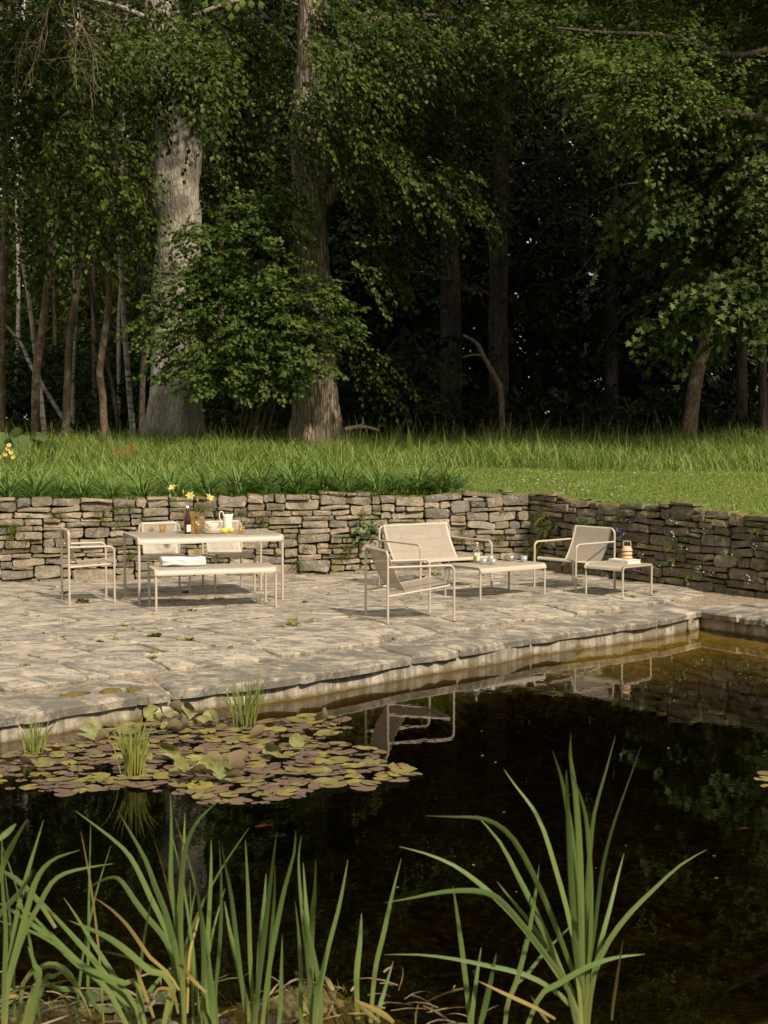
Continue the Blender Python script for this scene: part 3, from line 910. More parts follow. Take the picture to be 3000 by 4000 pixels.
L2 = copy_tree(L1); L2.location = (2.269, 17.021, 0); L2.rotation_euler = (0, 0, R(-48.2))
L2["label"] = "beige perforated lounge armchair behind the side table, in front of the mossy wall corner"
sofa = lounge("garden_sofa", (.613, 17.058, 0), R(34.5), 1.044, .84, .74, .572, "wide two seat beige perforated metal sofa behind the coffee table", "sofa", .24, .285, .375, .325)
armc = lounge("dining_armchair", (-3.246, 15.65, 0), R(111.0), .523, .486, .81, .635, "tall beige metal dining chair with armrests at the left end of the table", "dining chair", .10, .42, .443, .44, None, .07)

def side_chair(loc, rz, label, w=.475, d=.489, hb=.805):
    root = empty("dining_chair", loc, rz, label, "dining chair", "armless dining chairs between table and wall")
    U = fillet([(-w / 2, d / 2, 0), (-w / 2, d / 2, hb), (w / 2, d / 2, hb), (w / 2, d / 2, 0)], .06, 8)
    leg(U[:2][::-1], root); leg(U[-2:], root); tube_obj("back_rail", U[1:-1], root)
    for sx in (-1, 1):
        x = sx * w / 2
        A = fillet([(x, d / 2, .425), (x, -d / 2, .438), (x, -d / 2, 0)], .05, 8)
        tube_obj("side_rail", A[:-1], root); leg(A[-2:], root)
    tube_obj("front_rail", [(-w / 2 + TUBE, -d / 2 + .03, .432), (w / 2 - TUBE, -d / 2 + .03, .432)], root, TUBE * .9)
    seat_shell(root, w - .05, d, hb, .10, .445, .462)
    return root
cB = side_chair((-2.532, 16.455, 0), R(21.8), "armless beige dining chair behind the table, its back beside the amber vase")
register(cB)
cC = copy_tree(cB); cC.location = (-1.821, 16.722, 0); cC.rotation_euler = (0, 0, R(23.9))
cC["label"] = "armless beige dining chair behind the table, its back behind the cream pitcher"

# ------------------------------------------------------------------ things on the dining table
TZ = .74 + .0015
def glass_mesh(r, h, bands=1, n=28, foot=.8, rib=False):
    mb = MB()
    out = [(0, 0), (r * foot, 0), (r * (foot + .02), h * .45)] + ([(r * .92, h * .5), (r * .92, h * .56)] if bands else []) + [(r, h)]
    inn = [(r - .003, h), (r * foot - .002, h * .45), (r * foot - .004, .006), (0, .006)]
    if rib:
        k = n * 2
        vs = []; fs = []
        prof = out + inn
        for (a, z) in prof:
            for q in range(k):
                aa = 2 * PI * q / k; rr = a * (1 + (.03 if (q % 2 and z > h * .45) else 0))
                vs.append((rr * math.cos(aa), rr * math.sin(aa), z))
        for i in range(len(prof) - 1):
            for q in range(k):
                q2 = (q + 1) % k; fs.append((i * k + q, i * k + q2, (i + 1) * k + q2, (i + 1) * k + q))
        mb.add(vs, fs)
    else: mb.lathe(out + inn, n)
    return mb
def put(p, q=None): return Vector(p)
def amber(px, py, r, h, label, z=TZ, rib=False, cat="glass", group=None, dy=0):
    p = on(px, py, TZ); p.y += dy + r; p.z = z
    o = glass_mesh(r, h, rib=rib).build("glass", M['amber'], None, p)
    return tag(o, label, cat, group)
amber(632.4, 2079.7, .040, .083, "single ribbed amber glass standing apart near the left end of the table", rib=True)
amber(941.3, 2085.3, .039, .082, "squat amber glass to the right of the lemons")
ps = on(770.4, 2086, TZ); ps.y += .04
for k, lb in enumerate(("lowest amber glass of the short stack between bottle and plates", "middle amber glass nested in the short stack by the bottle", "topmost amber glass of the short stack by the bottle")):
    o = glass_mesh(.041, .082).build("glass", M['amber'], None, (ps.x, ps.y, TZ + k * .034 + .001)); tag(o, lb, "glass", "stacked amber glasses")
ps = on(776.5, 2081, TZ); ps.y += .12
for k, lb in enumerate(("bottom amber tumbler of the tall stack behind the plates", "middle amber tumbler of the tall stack behind the plates", "top amber tumbler of the tall stack behind the plates")):
    o = glass_mesh(.043, .092).build("tumbler", M['amber'], None, (ps.x + .012, ps.y, TZ + k * .045 + .001)); tag(o, lb, "tumbler", "stacked amber glasses")
# wine bottle
pb = on(731, 2086, TZ); pb.y += .04
wb = empty("wine_bottle", (pb.x, pb.y, TZ), 0, "dark wine bottle with a white dotted label on the dining table", "bottle")
mb = MB(); mb.lathe([(0, .0), (.036, 0), (.039, .004), (.039, .15), (.037, .17), (.028, .2), (.018, .23), (.0145, .25), (.0145, .292), (0, .292)], 28); mb.build("bottle_glass", M['brown_glass'], wb)
mb = MB(); mb.lathe([(.0155, .284), (.0165, .285), (.0165, .309), (.012, .312), (0, .312)], 20); mb.build("cap", M['paper'], wb)
def label_patch(r, z0, z1, a0, a1, mat, name, parent, n=10, off=.0006):
    mb = MB(); vs = []
    for k in range(n + 1):
        a = R(a0 + (a1 - a0) * k / n)
        for z in (z0, z1): vs.append(((r + off) * math.cos(a), (r + off) * math.sin(a), z))
    mb.add(vs, [(2 * k, 2 * k + 2, 2 * k + 3, 2 * k + 1) for k in range(n)])
    return mb.build(name, mat, parent)
lab = label_patch(.039, .025, .102, -95, -15, M['paper'], "label", wb)
mb = MB()
for (a, z) in ((-66, .069), (-42, .084), (-36, .064), (-53, .046), (-50, .066)):
    rr = .0065 if z != .066 else .004; c = []
    for k in range(12):
        t_ = 2 * PI * k / 12; aa = R(a) + rr * math.cos(t_) / .04
        c.append((.0404 * math.cos(aa), .0404 * math.sin(aa), z + rr * 1.15 * math.sin(t_)))
    mb.add(c, [tuple(range(12))])
mb.build("flower_print", M['print_yellow'], lab)
# amber vase with yellow lilies
pv = on(732, 2083, TZ); pv.y += .16
vase = empty("flower_vase", (pv.x, pv.y, TZ), R(20), "tall square amber glass vase behind the wine bottle, holding yellow lilies", "vase")
mb = MB(); h = .235
for (a, z, mi) in ():
    pass
def sq(r, z): return [(-r, -r, z), (r, -r, z), (r, r, z), (-r, r, z)]
rings = [sq(.052, 0), sq(.054, .1), sq(.056, .105), sq(.054, .11), sq(.056, .17), sq(.058, h), sq(.055, h), sq(.05, .008)]
vs = [p for rg in rings for p in rg]; fs = [(3, 2, 1, 0)]
for i in range(len(rings) - 1):
    for k in range(4):
        k2 = (k + 1) % 4; fs.append((i * 4 + k, i * 4 + k2, (i + 1) * 4 + k2, (i + 1) * 4 + k))
fs.append(tuple(range((len(rings) - 1) * 4, len(rings) * 4)))
mb.add(vs, fs, smooth=False); mb.build("vase_glass", M['amber'], vase)
lilies = empty("lily_bouquet", (pv.x, pv.y, TZ + .02), 0, "yellow lilies on long thin stems standing in the amber vase", "flowers")
def lily(c, dirv, size, parent):
    dirv = Vector(dirv).normalized(); up = dirv.orthogonal().normalized(); mb = MB()
    for k in range(6):
        q = Matrix.Rotation(2 * PI * k / 6 + .2, 3, dirv) @ up
        L_ = size * (1 if k % 2 else .92); sd = dirv.cross(q)
        pts = [(dirv * .0, .004), (dirv * L_ * .45 + q * L_ * .25, .014), (dirv * L_ * .75 + q * L_ * .62, .014), (dirv * L_ * .72 + q * L_ * .95, .002)]
        vs = []
        for (p, w_) in pts: vs += [Vector(c) + p + sd * w_, Vector(c) + p - sd * w_]
        mb.add(vs, [(0, 1, 3, 2), (2, 3, 5, 4), (4, 5, 7, 6)])
    return mb.build("flower", M['yellow'], parent)
base = lilies.location
for (fx, fy, dd, sz) in ((678, 1915, (-.3, -.5, .8), .066), (743, 1943, (.1, -.7, .5), .06), (812, 1950, (.6, -.5, .5), .062)):
    q = at(fx, fy, pv.y + .02) - base
    st = tube_obj("stem", [(q.x * .05, .02, .0), (q.x * .22, .02, .2), (q.x * .6, .01, q.z * .62), q], lilies, .0028, M['stem'], 6)
    lily(q, dd, sz, st)
for (fx, fy) in ((694, 1958), (716, 1930), (772, 1962), (664, 1945)):
    q = at(fx, fy, pv.y) - base
    st = tube_obj("stem", [(q.x * .1, 0, .02), (q.x * .4, 0, .2), q], lilies, .002, M['stem'], 5)
    mb = MB(); mb.tube([q, q + Vector((0, -.005, .03)), q + Vector((.003, -.006, .05))], [.003, .008, .002], 6); mb.build("bud", M['yellow'], st)
# plates, bowls, food
pp = on(824, 2086, TZ); pp.y += .115
for k, lb in enumerate(("bottom cream plate of the stack on the dining table", "second cream plate from the bottom of the stack", "third cream plate from the bottom of the stack", "topmost cream plate of the stack, right under the bowls")):
    rr = .117 - k * .003
    mb = MB(); mb.lathe([(0, 0), (rr * .66, 0), (rr * .95, .009), (rr, .0125), (rr, .0148), (rr * .93, .0135), (rr * .62, .005), (0, .005)], 36)
    tag(mb.build("plate", M['ceramic'], None, (pp.x + random.uniform(-.003, .003), pp.y, TZ + k * .0103 + .0005)), lb, "plate", "stacked cream plates")
bz = TZ + .0005 + 3 * .0103 + .0055
for k, lb in enumerate(("lower cream bowl on the stack of plates", "upper cream bowl filled with yellow pasta on the plates")):
    mb = MB(); rr = .072
    mb.lathe([(0, 0), (.036, 0), (.038, .006), (.052, .02), (rr * .95, .05), (rr, .062), (rr - .003, .0625), (rr * .9, .048), (.045, .017), (0, .012)], 32)
    tag(mb.build("bowl", M['ceramic'], None, (pp.x, pp.y - .0, bz + k * .0165)), lb, "bowl", "nested cream bowls")
mb = MB(); rr_ = random.Random(4)
for k in range(34):
    a = rr_.uniform(0, 2 * PI); q = rr_.uniform(0, .05)
    c = Vector((q * math.cos(a), q * math.sin(a), .035 + rr_.uniform(0, .02)))
    d = Vector((rr_.uniform(-1, 1), rr_.uniform(-1, 1), rr_.uniform(0, .8))).normalized() * .022
    mb.tube([c, c + d * .5 + Vector((0, 0, .006)), c + d], [.004, .0055, .003], 6)
mb.tube([(.045, -.01, .05), (.05, -.012, .072), (.047, -.012, .092)], [.006, .008, .005], 6)
tag(mb.build("pasta", M['yellow'], None, (pp.x, pp.y, bz + .0165)), "yellow pasta pieces heaped in the upper bowl", "food", None, "stuff")
# pitcher
pc = on(882.5, 2082, TZ); pc.y += .17
pit = empty("pitcher", (pc.x, pc.y, TZ), R(8), "tall cream pitcher with a looping handle behind the lemons", "pitcher")
mb = MB(); prof = [(0, 0), (.05, 0), (.054, .01), (.052, .10), (.048, .17), (.046, .196), (.043, .197), (.045, .17), (.049, .1), (.05, .012), (0, .008)]
n = 36; vs = []; fs = []
for (r_, z) in prof:
    for k in range(n):
        a = 2 * PI * k / n; e = max(0, math.cos(a)) ** 10 * .022 * max(0, (z - .15) / .047)
        vs.append(((r_ + e) * math.cos(a), r_ * math.sin(a), z + (e * .25)))
for i in range(len(prof) - 1):
    for k in range(n):
        k2 = (k + 1) % n; fs.append((i * n + k, i * n + k2, (i + 1) * n + k2, (i + 1) * n + k))
mb.add(vs, fs); mb.build("body", M['ceramic'], pit)
tube_obj("handle", fillet([(-.045, 0, .165), (-.047, 0, .225), (-.088, 0, .235), (-.092, 0, .17), (-.051, 0, .05)], .03, 6), pit, .0062, M['ceramic'], 10)
def lemon(p, rz, label):
    mb = MB(); prof = [(0, -.043)] + [(.0315 * math.sin(PI * k / 12) ** .85, -.036 * math.cos(PI * k / 12)) for k in range(1, 12)] + [(.007, .040), (0, .045)]
    mb.lathe(prof, 20)
    o = mb.build("lemon", M['lemon'], None, (p.x, p.y, TZ + .0315), (R(90), 0, rz)); tag(o, label, "lemon", "lemons beside the plates")
p = on(874.4, 2084.5, TZ); p.y += .035; lemon(p, R(70), "lemon touching the stacked plates")
p = on(897, 2083, TZ); p.y += .04; p.x += .012; lemon(p, R(-20), "lemon on the side of the squat amber glass, in front of the pitcher")

# ------------------------------------------------------------------ folded towel on the bench
tw = Vector((on(612, 2220, .45).x, 0, 0))
pt = on(712, 2210, .45)
mb = MB()
def fold_layer(z0, th, L_, D_, ox, oy):
    """one folded layer: long loop closed on the left, softly rounded"""
    n = 18; vs = []; fs = []; m_ = 8
    for i in range(n + 1):
        x = -L_ / 2 + L_ * i / n
        for k in range(m_):
            a = 2 * PI * k / m_
            yy = math.copysign(abs(math.cos(a)) ** .35, math.cos(a)) * D_ / 2; zz = math.copysign(abs(math.sin(a)) ** .6, math.sin(a)) * th / 2
            e = 1 - .18 * (abs(2 * i / n - 1) ** 12)
            vs.append((x + ox + .004 * math.sin(k * 2.1 + z0 * 90), yy * e + oy + .004 * math.sin(i * .9 + z0 * 70), z0 + th / 2 + zz * e + .0035 * math.sin(i * .7 + k) + .006 * math.sin(i * .35)))
    for i in range(n):
        for k in range(m_):
            k2 = (k + 1) % m_; fs.append((i * m_ + k, i * m_ + k2, (i + 1) * m_ + k2, (i + 1) * m_ + k))
    mb.add(vs, fs); mb.add([vs[k] for k in range(m_)], [tuple(range(m_))]); mb.add([vs[-m_ + k] for k in range(m_)], [tuple(range(m_))[::-1]])
fold_layer(.004, .046, .46, .30, 0, 0); fold_layer(.026, .046, .457, .299, .002, .001); fold_layer(.046, .044, .46, .301, 0, -.001)
tag(mb.build("folded_towel", M['towel'], None, (pt.x, pt.y + .02, .4515), R(17.3)), "thick white towel folded in three on the bench", "towel")

# ------------------------------------------------------------------ things on the coffee table
CZ = .3765
p = on(1863.2, 2200, CZ); p.y += .04
gb = empty("juice_bottle", (p.x, p.y, CZ), R(-10), "clear bottle of yellow drink with a pale printed label on the coffee table", "bottle")
mb = MB(); mb.lathe([(0, 0), (.038, 0), (.041, .004), (.041, .135), (.038, .15), (.026, .162), (.016, .168), (.0145, .175), (.0145, .212), (0, .212)], 28); mb.build("bottle_glass", M['clear'], gb)
mb = MB(); mb.lathe([(0, .006), (.037, .006), (.0375, .118), (0, .118)], 24); mb.build("drink", M['juice'], gb)
mb = MB(); mb.lathe([(.0, .205), (.0165, .205), (.017, .236), (0, .237)], 18); mb.build("cork", M['cork'], gb)
for args in ((.085, .12, -130, -85, 'paper'), (.03, .12, -85, -55, 'print_yellow'), (.06, .12, -55, -20, 'print_blue'), (.03, .06, -55, -20, 'print_blue'), (.03, .06, -75, -55, 'paper')):
    lb = label_patch(.0412, args[0], args[1], args[2], args[3], M[args[4]], "label", gb)
def letter(strokes, a0, z0, w_, h_, parent):
    """letter strokes laid on the bottle wall"""
    mb = MB()
    for (x0, y0, x1, y1) in strokes:
        d = Vector((x1 - x0, (y1 - y0) * h_ / w_)); nn = Vector((-d.y, d.x)).normalized() * .09
        c = [(x0 + nn.x, y0 + nn.y * w_ / h_), (x0 - nn.x, y0 - nn.y * w_ / h_), (x1 - nn.x, y1 - nn.y * w_ / h_), (x1 + nn.x, y1 + nn.y * w_ / h_)]
        vs = [(.0422 * math.cos(R(a0) + x * w_ / .041), .0422 * math.sin(R(a0) + x * w_ / .041), z0 + y * h_) for x, y in c]
        mb.add(vs, [(0, 1, 2, 3)])
    mb.build("lettering", M['print_green'], parent)
letter([(0, 0, 0, 1), (0, .95, .8, .95), (.8, 1, .8, .5), (0, .5, .8, .5), (.35, .5, .9, 0)], -66, .084, .022, .028, gb)
letter([(0, 0, 0, 1), (0, .95, .8, .95), (0, .5, .7, .5), (0, .05, .8, .05)], -46, .034, .015, .022, gb)
def tumbler(px, py, label):
    p = on(px, py, CZ); p.y += .036
    rt = empty("tumbler", (p.x, p.y, CZ), 0, label, "tumbler", "frosted tumblers on the coffee table")
    mb = MB(); mb.lathe([(0, 0), (.036, 0), (.0375, .003), (.038, .072), (.0355, .072), (.035, .008), (0, .008)], 28); mb.build("cup", M['frost'], rt)
    mb = MB(); mb.lathe([(0, .009), (.0345, .009), (.0348, .03), (0, .03)], 20); mb.build("drink", M['juice'], rt)
tumbler(1891, 2205, "frosted tumbler right beside the labelled bottle")
tumbler(1918, 2194, "frosted tumbler standing behind two others near the bottle")
tumbler(1926, 2207, "frosted tumbler in the front of the trio, farther from the bottle")
tumbler(2048, 2196, "frosted tumbler standing alone beyond the steel bowl")
p = on(1995.8, 2192.5, CZ); p.y += .05
sb = empty("snack_bowl", (p.x, p.y, CZ), 0, "round steel bowl of olives on the coffee table", "bowl")
mb = MB(); mb.lathe([(0, 0), (.04, 0), (.052, .012), (.061, .035), (.0635, .06), (.061, .06), (.058, .036), (.049, .014), (0, .006)], 32); mb.build("bowl_body", M['steel'], sb)
rr_ = random.Random(2)
for k in range(9):
    a = k * 2.4; q = .012 + .028 * (k / 9) ** .5
    mb = MB(); mb.lathe([(0, -.013), (.008, -.009), (.0105, 0), (.008, .009), (0, .013)], 10)
    tag(mb.build("olive", M['olive'], None, (p.x + q * math.cos(a), p.y + q * math.sin(a), CZ + .052 + rr_.uniform(0, .01)), (rr_.uniform(0, 3), rr_.uniform(0, 3), 0)), "green olive lying in the steel bowl", "olive", "olives in the steel bowl")

# ------------------------------------------------------------------ book and lantern on the side table
SZ = .3735
bk0 = on(2452.9, 2203.6, SZ); bk1 = on(2372.5, 2195.5, SZ); bk2 = on(2506, 2197.8, SZ)
ang = math.atan2(bk0.y - bk1.y, bk0.x - bk1.x); bw = .30; bd = .215
ctr = bk0 - Vector((math.cos(ang), math.sin(ang), 0)) * bw / 2 + Vector((-math.sin(ang), math.cos(ang), 0)) * bd / 2
book = empty("book", (ctr.x, ctr.y, SZ), ang, "thick white hardback book lying flat under the lantern", "book")
BH = .04
mb = MB(); mb.box((0, 0, .0016), (bw, bd, .003)); mb.box((0, 0, BH - .0016), (bw, bd, .003)); mb.box((0, -bd / 2 + .0015, BH / 2), (bw, .003, BH - .0064)); mb.build("cover", M['paper'], book)
mb = MB(); mb.box((0, .003, BH / 2), (bw - .012, bd - .012, BH - .0068)); mb.build("page_block", M['ceramic'], book)
mb = MB(); mb.box((.0, .0, BH + .0006), (bw * .62, bd * .66, .001)); mb.build("cover_panel", M['gold'], book)
mb = MB(); rr_ = random.Random(8); x = -bw * .36
while x < bw * .16:
    l_ = rr_.uniform(.006, .016); mb.box((x + l_ / 2, -bd / 2 - .0006, BH / 2 + .001), (l_, .001, .004)); x += l_ + .004
mb.box((bw * .36, -bd / 2 - .0006, BH / 2), (.004, .001, .01)); mb.box((bw * .42, -bd / 2 - .0006, BH / 2), (.004, .001, .01))
mb.build("spine_print", M['print_grey'], book)
p = on(2452, 2183, SZ + BH); p.y += .05
lan = empty("lantern", (p.x, p.y, SZ + BH + .0015), R(-15), "tan three tiered portable lantern with a handle, standing on the book", "lantern")
for k in range(3):
    z = k * .043
    mb = MB(); top = .046 if k < 2 else .044
    mb.lathe([(0, z + (.0 if k == 0 else .004)), (.06, z + (0 if k == 0 else .002)), (.065, z + .004), (.064, z + .008), (top, z + .046 + (.006 if k == 2 else 0)), (top - .006, z + .049 + (.006 if k == 2 else 0)), (0, z + .05 + (.006 if k == 2 else 0))], 36)
    mb.build("tier", M['tan'], lan)
tube_obj("handle", fillet([(-.042, 0, .135), (-.042, 0, .198), (.042, 0, .198), (.042, 0, .135)], .014, 6), lan, .0048, M['tan'], 8)

# ------------------------------------------------------------------ water spout at the pond corner
p = E1[-1] + Vector((-.10, -.04, 0))
sp = empty("water_spout", (p.x, p.y, -.17), 0, "short rusty pipe spout poking out at the pond corner", "pipe")
mb = MB(); mb.tube(fillet([(.06, .22, -.01), (-.02, -.02, .0), (-.075, -.12, -.01), (-.085, -.125, -.10)], .03, 5), .024, 12); mb.build("pipe", M['ceramic'] if False else M['concrete'], sp)
mb = MB(); mb.tube([(-.083, -.125, -.075), (-.085, -.125, -.108)], .028, 12); mb.build("collar", M['concrete'], sp)

# ------------------------------------------------------------------ trees
def sprays(org, dirv, L, n, ls, droop=.25, width=.22, flat=.5, seed=0):
    """leafy twigs: n leaves set alternately along each drooping twig"""
    r = np.random.default_rng(seed)
    m = len(org); dirv = unit(dirv)
    up = np.array([0, 0, 1.0]); side = unit(np.cross(dirv, up) + 1e-4)
    t = (np.arange(n) + .5) / n
    t = t[None, :] + r.uniform(-.5 / n, .5 / n, (m, n))
    L = np.broadcast_to(np.asarray(L, float).reshape(-1, 1), (m, 1))
    pos = org[:, None, :] + dirv[:, None, :] * (L * t)[:, :, None]
    pos[:, :, 2] -= (droop * L) * t ** 2
    alt = np.where(np.arange(n) % 2 == 0, 1.0, -1.0)[None, :] * np.ones((m, 1))
    off = alt * r.uniform(.05, 1, (m, n)) * width * L * (1.05 - t) ** .7
    pos = pos + side[:, None, :] * off[:, :, None]
    pos[:, :, 2] += r.normal(0, .05, (m, n)) * L - np.abs(off) * .25
    tang = dirv[:, None, :] - np.array([0, 0, 1.0]) * (2 * droop * t)[:, :, None]
    A = unit(tang * .7 + side[:, None, :] * alt[:, :, None] * .75 + r.normal(0, .2, (m, n, 3)) + np.array([0, 0, -.3]))
    N = unit(np.array([0, 0, 1.0]) * flat + r.normal(0, .26, (m, n, 3)) + r.normal(0, .22, (m, 1, 3)) + .25 * np.array([.2, -.9, .2]))
    s = ls * r.uniform(.65, 1.25, (m, n))
    return pos.reshape(-1, 3), A.reshape(-1, 3), N.reshape(-1, 3), s.ravel()

def trunk_path(pts, radii, n=5):
    """smooth trunk through points"""
    P = [Vector(p) for p in pts]; out = []; rr = []
    for i in range(len(P) - 1):
        p0 = P[max(i - 1, 0)]; p1 = P[i]; p2 = P[i + 1]; p3 = P[min(i + 2, len(P) - 1)]
        for k in range(n):
            t = k / n
            out.append(.5 * ((2 * p1) + (p2 - p0) * t + (2 * p0 - 5 * p1 + 4 * p2 - p3) * t * t + (3 * p1 - p0 - 3 * p2 + p3) * t ** 3))
            rr.append(radii[i] + (radii[i + 1] - radii[i]) * t)
    out.append(P[-1]); rr.append(radii[-1]); return out, rr

def tree(name, label, cat, base, pts, radii, bark_, group=None, limbs=(), limb_r=.07, crown=None, flutes=0, seg=14, forks=()):
    """trunk with limbs (one mesh) and a leafy crown (one mesh)"""
    root = empty(name, base, 0, label, cat, group)
    mb = MB()
    P, rr = trunk_path(pts, radii)
    o = len(mb.v); mb.tube(P, rr, seg, caps=False)
    if flutes:
        nv = []
        for i, v in enumerate(mb.v):
            ring = i // seg; k = i % seg; c = P[ring]
            f = max(0, 1 - (c.z) / 1.6) * .28 + .04
            a = 2 * PI * k / seg
            g = 1 + f * math.cos(a * flutes + .7) + .03 * math.sin(a * 3 + c.z * 1.7) + .02 * math.sin(ring * 1.9 + a)
            nv.append(tuple(c + (Vector(v) - c) * g))
        mb.v = nv
    for (fp, fr) in forks:
        Q, qr = trunk_path(fp, fr); mb.tube(Q, qr, 10, caps=False)
    rn = random.Random(hash(label) % 9999 if False else len(label) * 31 + int(abs(base[0]) * 97))
    org = []; dr = []
    for (az, h0, ln, rise, drp) in limbs:
        b = P[min(range(len(P)), key=lambda i: abs(P[i].z - h0))]
        d = Vector((math.cos(az), math.sin(az), 0)); L_ = []
        for k in range(9):
            t = k / 8
            L_.append(b + d * (ln * t) + Vector((.06 * ln * math.sin(t * 4 + az), .06 * ln * math.cos(t * 5 + az), rise * t - drp * t * t)))
        mb.tube(L_, [limb_r * (1.05 - t / 8) + .006 for t in range(9)], 6, caps=False)
        for k in range(crown['per'] if crown else 0):
            t = rn.random() ** .75 * .85 + .15
            i = min(7, int(t * 8)); q = L_[i].lerp(L_[i + 1], t * 8 - i)
            sp = crown.get('spread', .6)
            org.append((q.x + rn.gauss(0, sp), q.y + rn.gauss(0, sp), q.z + rn.gauss(-.1, sp * .8)))
            a2 = az + rn.gauss(0, .8); dr.append((math.cos(a2), math.sin(a2), rn.uniform(-.5, .15)))
    mb.build("trunk", bark_, root)
    if crown:
        org = np.array(org) + 0.0; dr = np.array(dr)
        for (o2, d2_) in crown.get('extra', []):
            org = np.concatenate([org, o2]); dr = np.concatenate([dr, d2_])
        if 'clear' in crown:
            W_ = org + np.array(base); px = (1500 + FPX * W_[:, 0] / W_[:, 1]) / 1.80832; py = (HOR - FPX * (W_[:, 2] - CAMH) / W_[:, 1]) / 1.80832
            ok = np.ones(len(org), bool)
            for (x0, x1, y0, y1) in crown['clear']: ok &= ~((px > x0) & (px < x1) & (py > y0) & (py < y1) & (W_[:, 1] < base[1] + .6))
            org = org[ok]; dr = dr[ok]
        P_, A_, N_, s_ = sprays(org, dr, crown.get('L', .9) * np.random.default_rng(3).uniform(.6, 1.3, len(org)), crown['n'], crown['ls'], crown.get('droop', .3), crown.get('width', .25), seed=len(org))
        V, F = scatter(crown.get('tpl', KITE), P_, A_, N_, s_)
        link("crown", np_mesh("crown", V, F, crown['mat']), root)
    return root
def gz(x, y): return float(uz(np.float64(x), np.float64(y)))
def px2x(px, y): return (px * 1.80832 - 1500) / FPX * y
def limbset(n, zlo, zhi, ln, az0, az1, rise, droop, seed):
    r = random.Random(seed)
    return [(r.uniform(az0, az1), r.uniform(zlo, zhi), r.uniform(ln * .6, ln * 1.15), r.uniform(rise * .4, rise * 1.3), r.uniform(droop * .5, droop * 1.4)) for _ in range(n)]
def hang(px0, py0, px1, py1, Y, n, jit=.25, dirv=(.6, -.3, -.5), seed=0, dj=.5):
    """origins of leafy twigs along a line seen in the photo (1659-wide pixels) at depth Y, relative to nothing"""
    r = np.random.default_rng(seed)
    a = np.array(at(px0 * 1.80832, py0 * 1.80832, Y)); b = np.array(at(px1 * 1.80832, py1 * 1.80832, Y))
    t = r.random((n, 1)); o = a + (b - a) * t + r.normal(0, jit, (n, 3)) * np.array([1, 1.6, .8])
    d = np.array(dirv) + r.normal(0, dj, (n, 3))
    return o, d

# big beech, left
bx, by = px2x(372, 33), 33.0; bz = gz(bx, by)
def rel(px, py, Y, b): q = at(px * 1.80832, py * 1.80832, Y); return (q.x - b[0], q.y - b[1], q.z - b[2])
bb = (bx, by, bz)
pts = [(-.02, 0, -.3), (0, 0, .25)] + [rel(px, py, 33, bb) for px, py in ((378, 800), (374, 700), (372, 620), (384, 540), (388, 480), (378, 410), (384, 330), (378, 240), (364, 150), (352, 60))] + [(-.75, .2, 15), (-.6, .3, 21)]
rad = [.70, .63, .55, .52, .50, .50, .50, .53, .53, .52, .47, .43, .35, .12]
def shift(ex, b):
    return [(o - np.array(b), d) for o, d in ex]
ex = []
for k, (x0, y0, x1, y1, n) in enumerate([(0, 40, 330, 120, 70), (120, 120, 400, 190, 60), (330, 60, 470, 120, 40), (0, 200, 150, 330, 60), (130, 250, 330, 420, 64), (20, 380, 240, 470, 50), (0, 330, 60, 520, 40),
                                         (220, 380, 330, 500, 50), (440, 190, 560, 300, 60), (420, 330, 520, 420, 40), (0, 20, 60, 130, 40), (300, 0, 470, 60, 60), (310, 70, 460, 170, 60), (470, 20, 560, 160, 50), (0, 100, 300, 60, 60)]):
    Y = 34.2 if k in (8, 9, 13) else 29.5 + (k % 4) * 1.1
    ex.append(hang(x0, y0, x1, y1, Y, n, .3, (.45, -.25, -.55), 40 + k))
tree("beech_tree", "massive pale grey beech with smooth trunk left of the maple shrub", "tree", bb, pts, rad, M['beech_bark'],
     limbs=limbset(2, 13, 17, 3, PI * 1.2, PI * 1.8, 3.0, 1, 3) + limbset(9, 8, 17, 6.5, PI * .75, PI * 1.1, 3, 4, 6) + limbset(18, 9, 19, 6.5, -.3, PI * .8, 3, 4, 4), limb_r=.06,
     crown=dict(clear=[(300, 450, 235, 1000), (0, 330, 510, 1000), (445, 640, 420, 1000)], per=17, n=30, ls=.125, mat=M['beech_leaf'], L=1.15, spread=.75, droop=.4, extra=shift(ex, bb)), flutes=5, seg=30)
def shade_crown(owner, x0, x1, y0, y1, z0, z1, n, seed, mat, ls=.24):
    r = np.random.default_rng(seed); b = np.array(owner.location)
    O = np.stack([r.uniform(x0, x1, n), r.uniform(y0, y1, n), r.uniform(z0, z1, n)], 1) - b; a = r.uniform(0, 2 * PI, n)
    P_, A_, N_, s_ = sprays(O, np.stack([np.cos(a), np.sin(a), r.normal(-.1, .3, n)], 1), np.full(n, 1.2), 14, ls, .2, .35, .6, seed)
    V, F = scatter(KITE, P_, A_, N_, s_); link("crown", np_mesh("crown", V, F, mat), owner)
shade_crown(bpy.data.objects["beech_tree"], -14, -4.9, 24, 30, 11, 15.5, 800, 66, M['beech_leaf'])  # unseen leaf mass added above the view to shade the upper left foliage
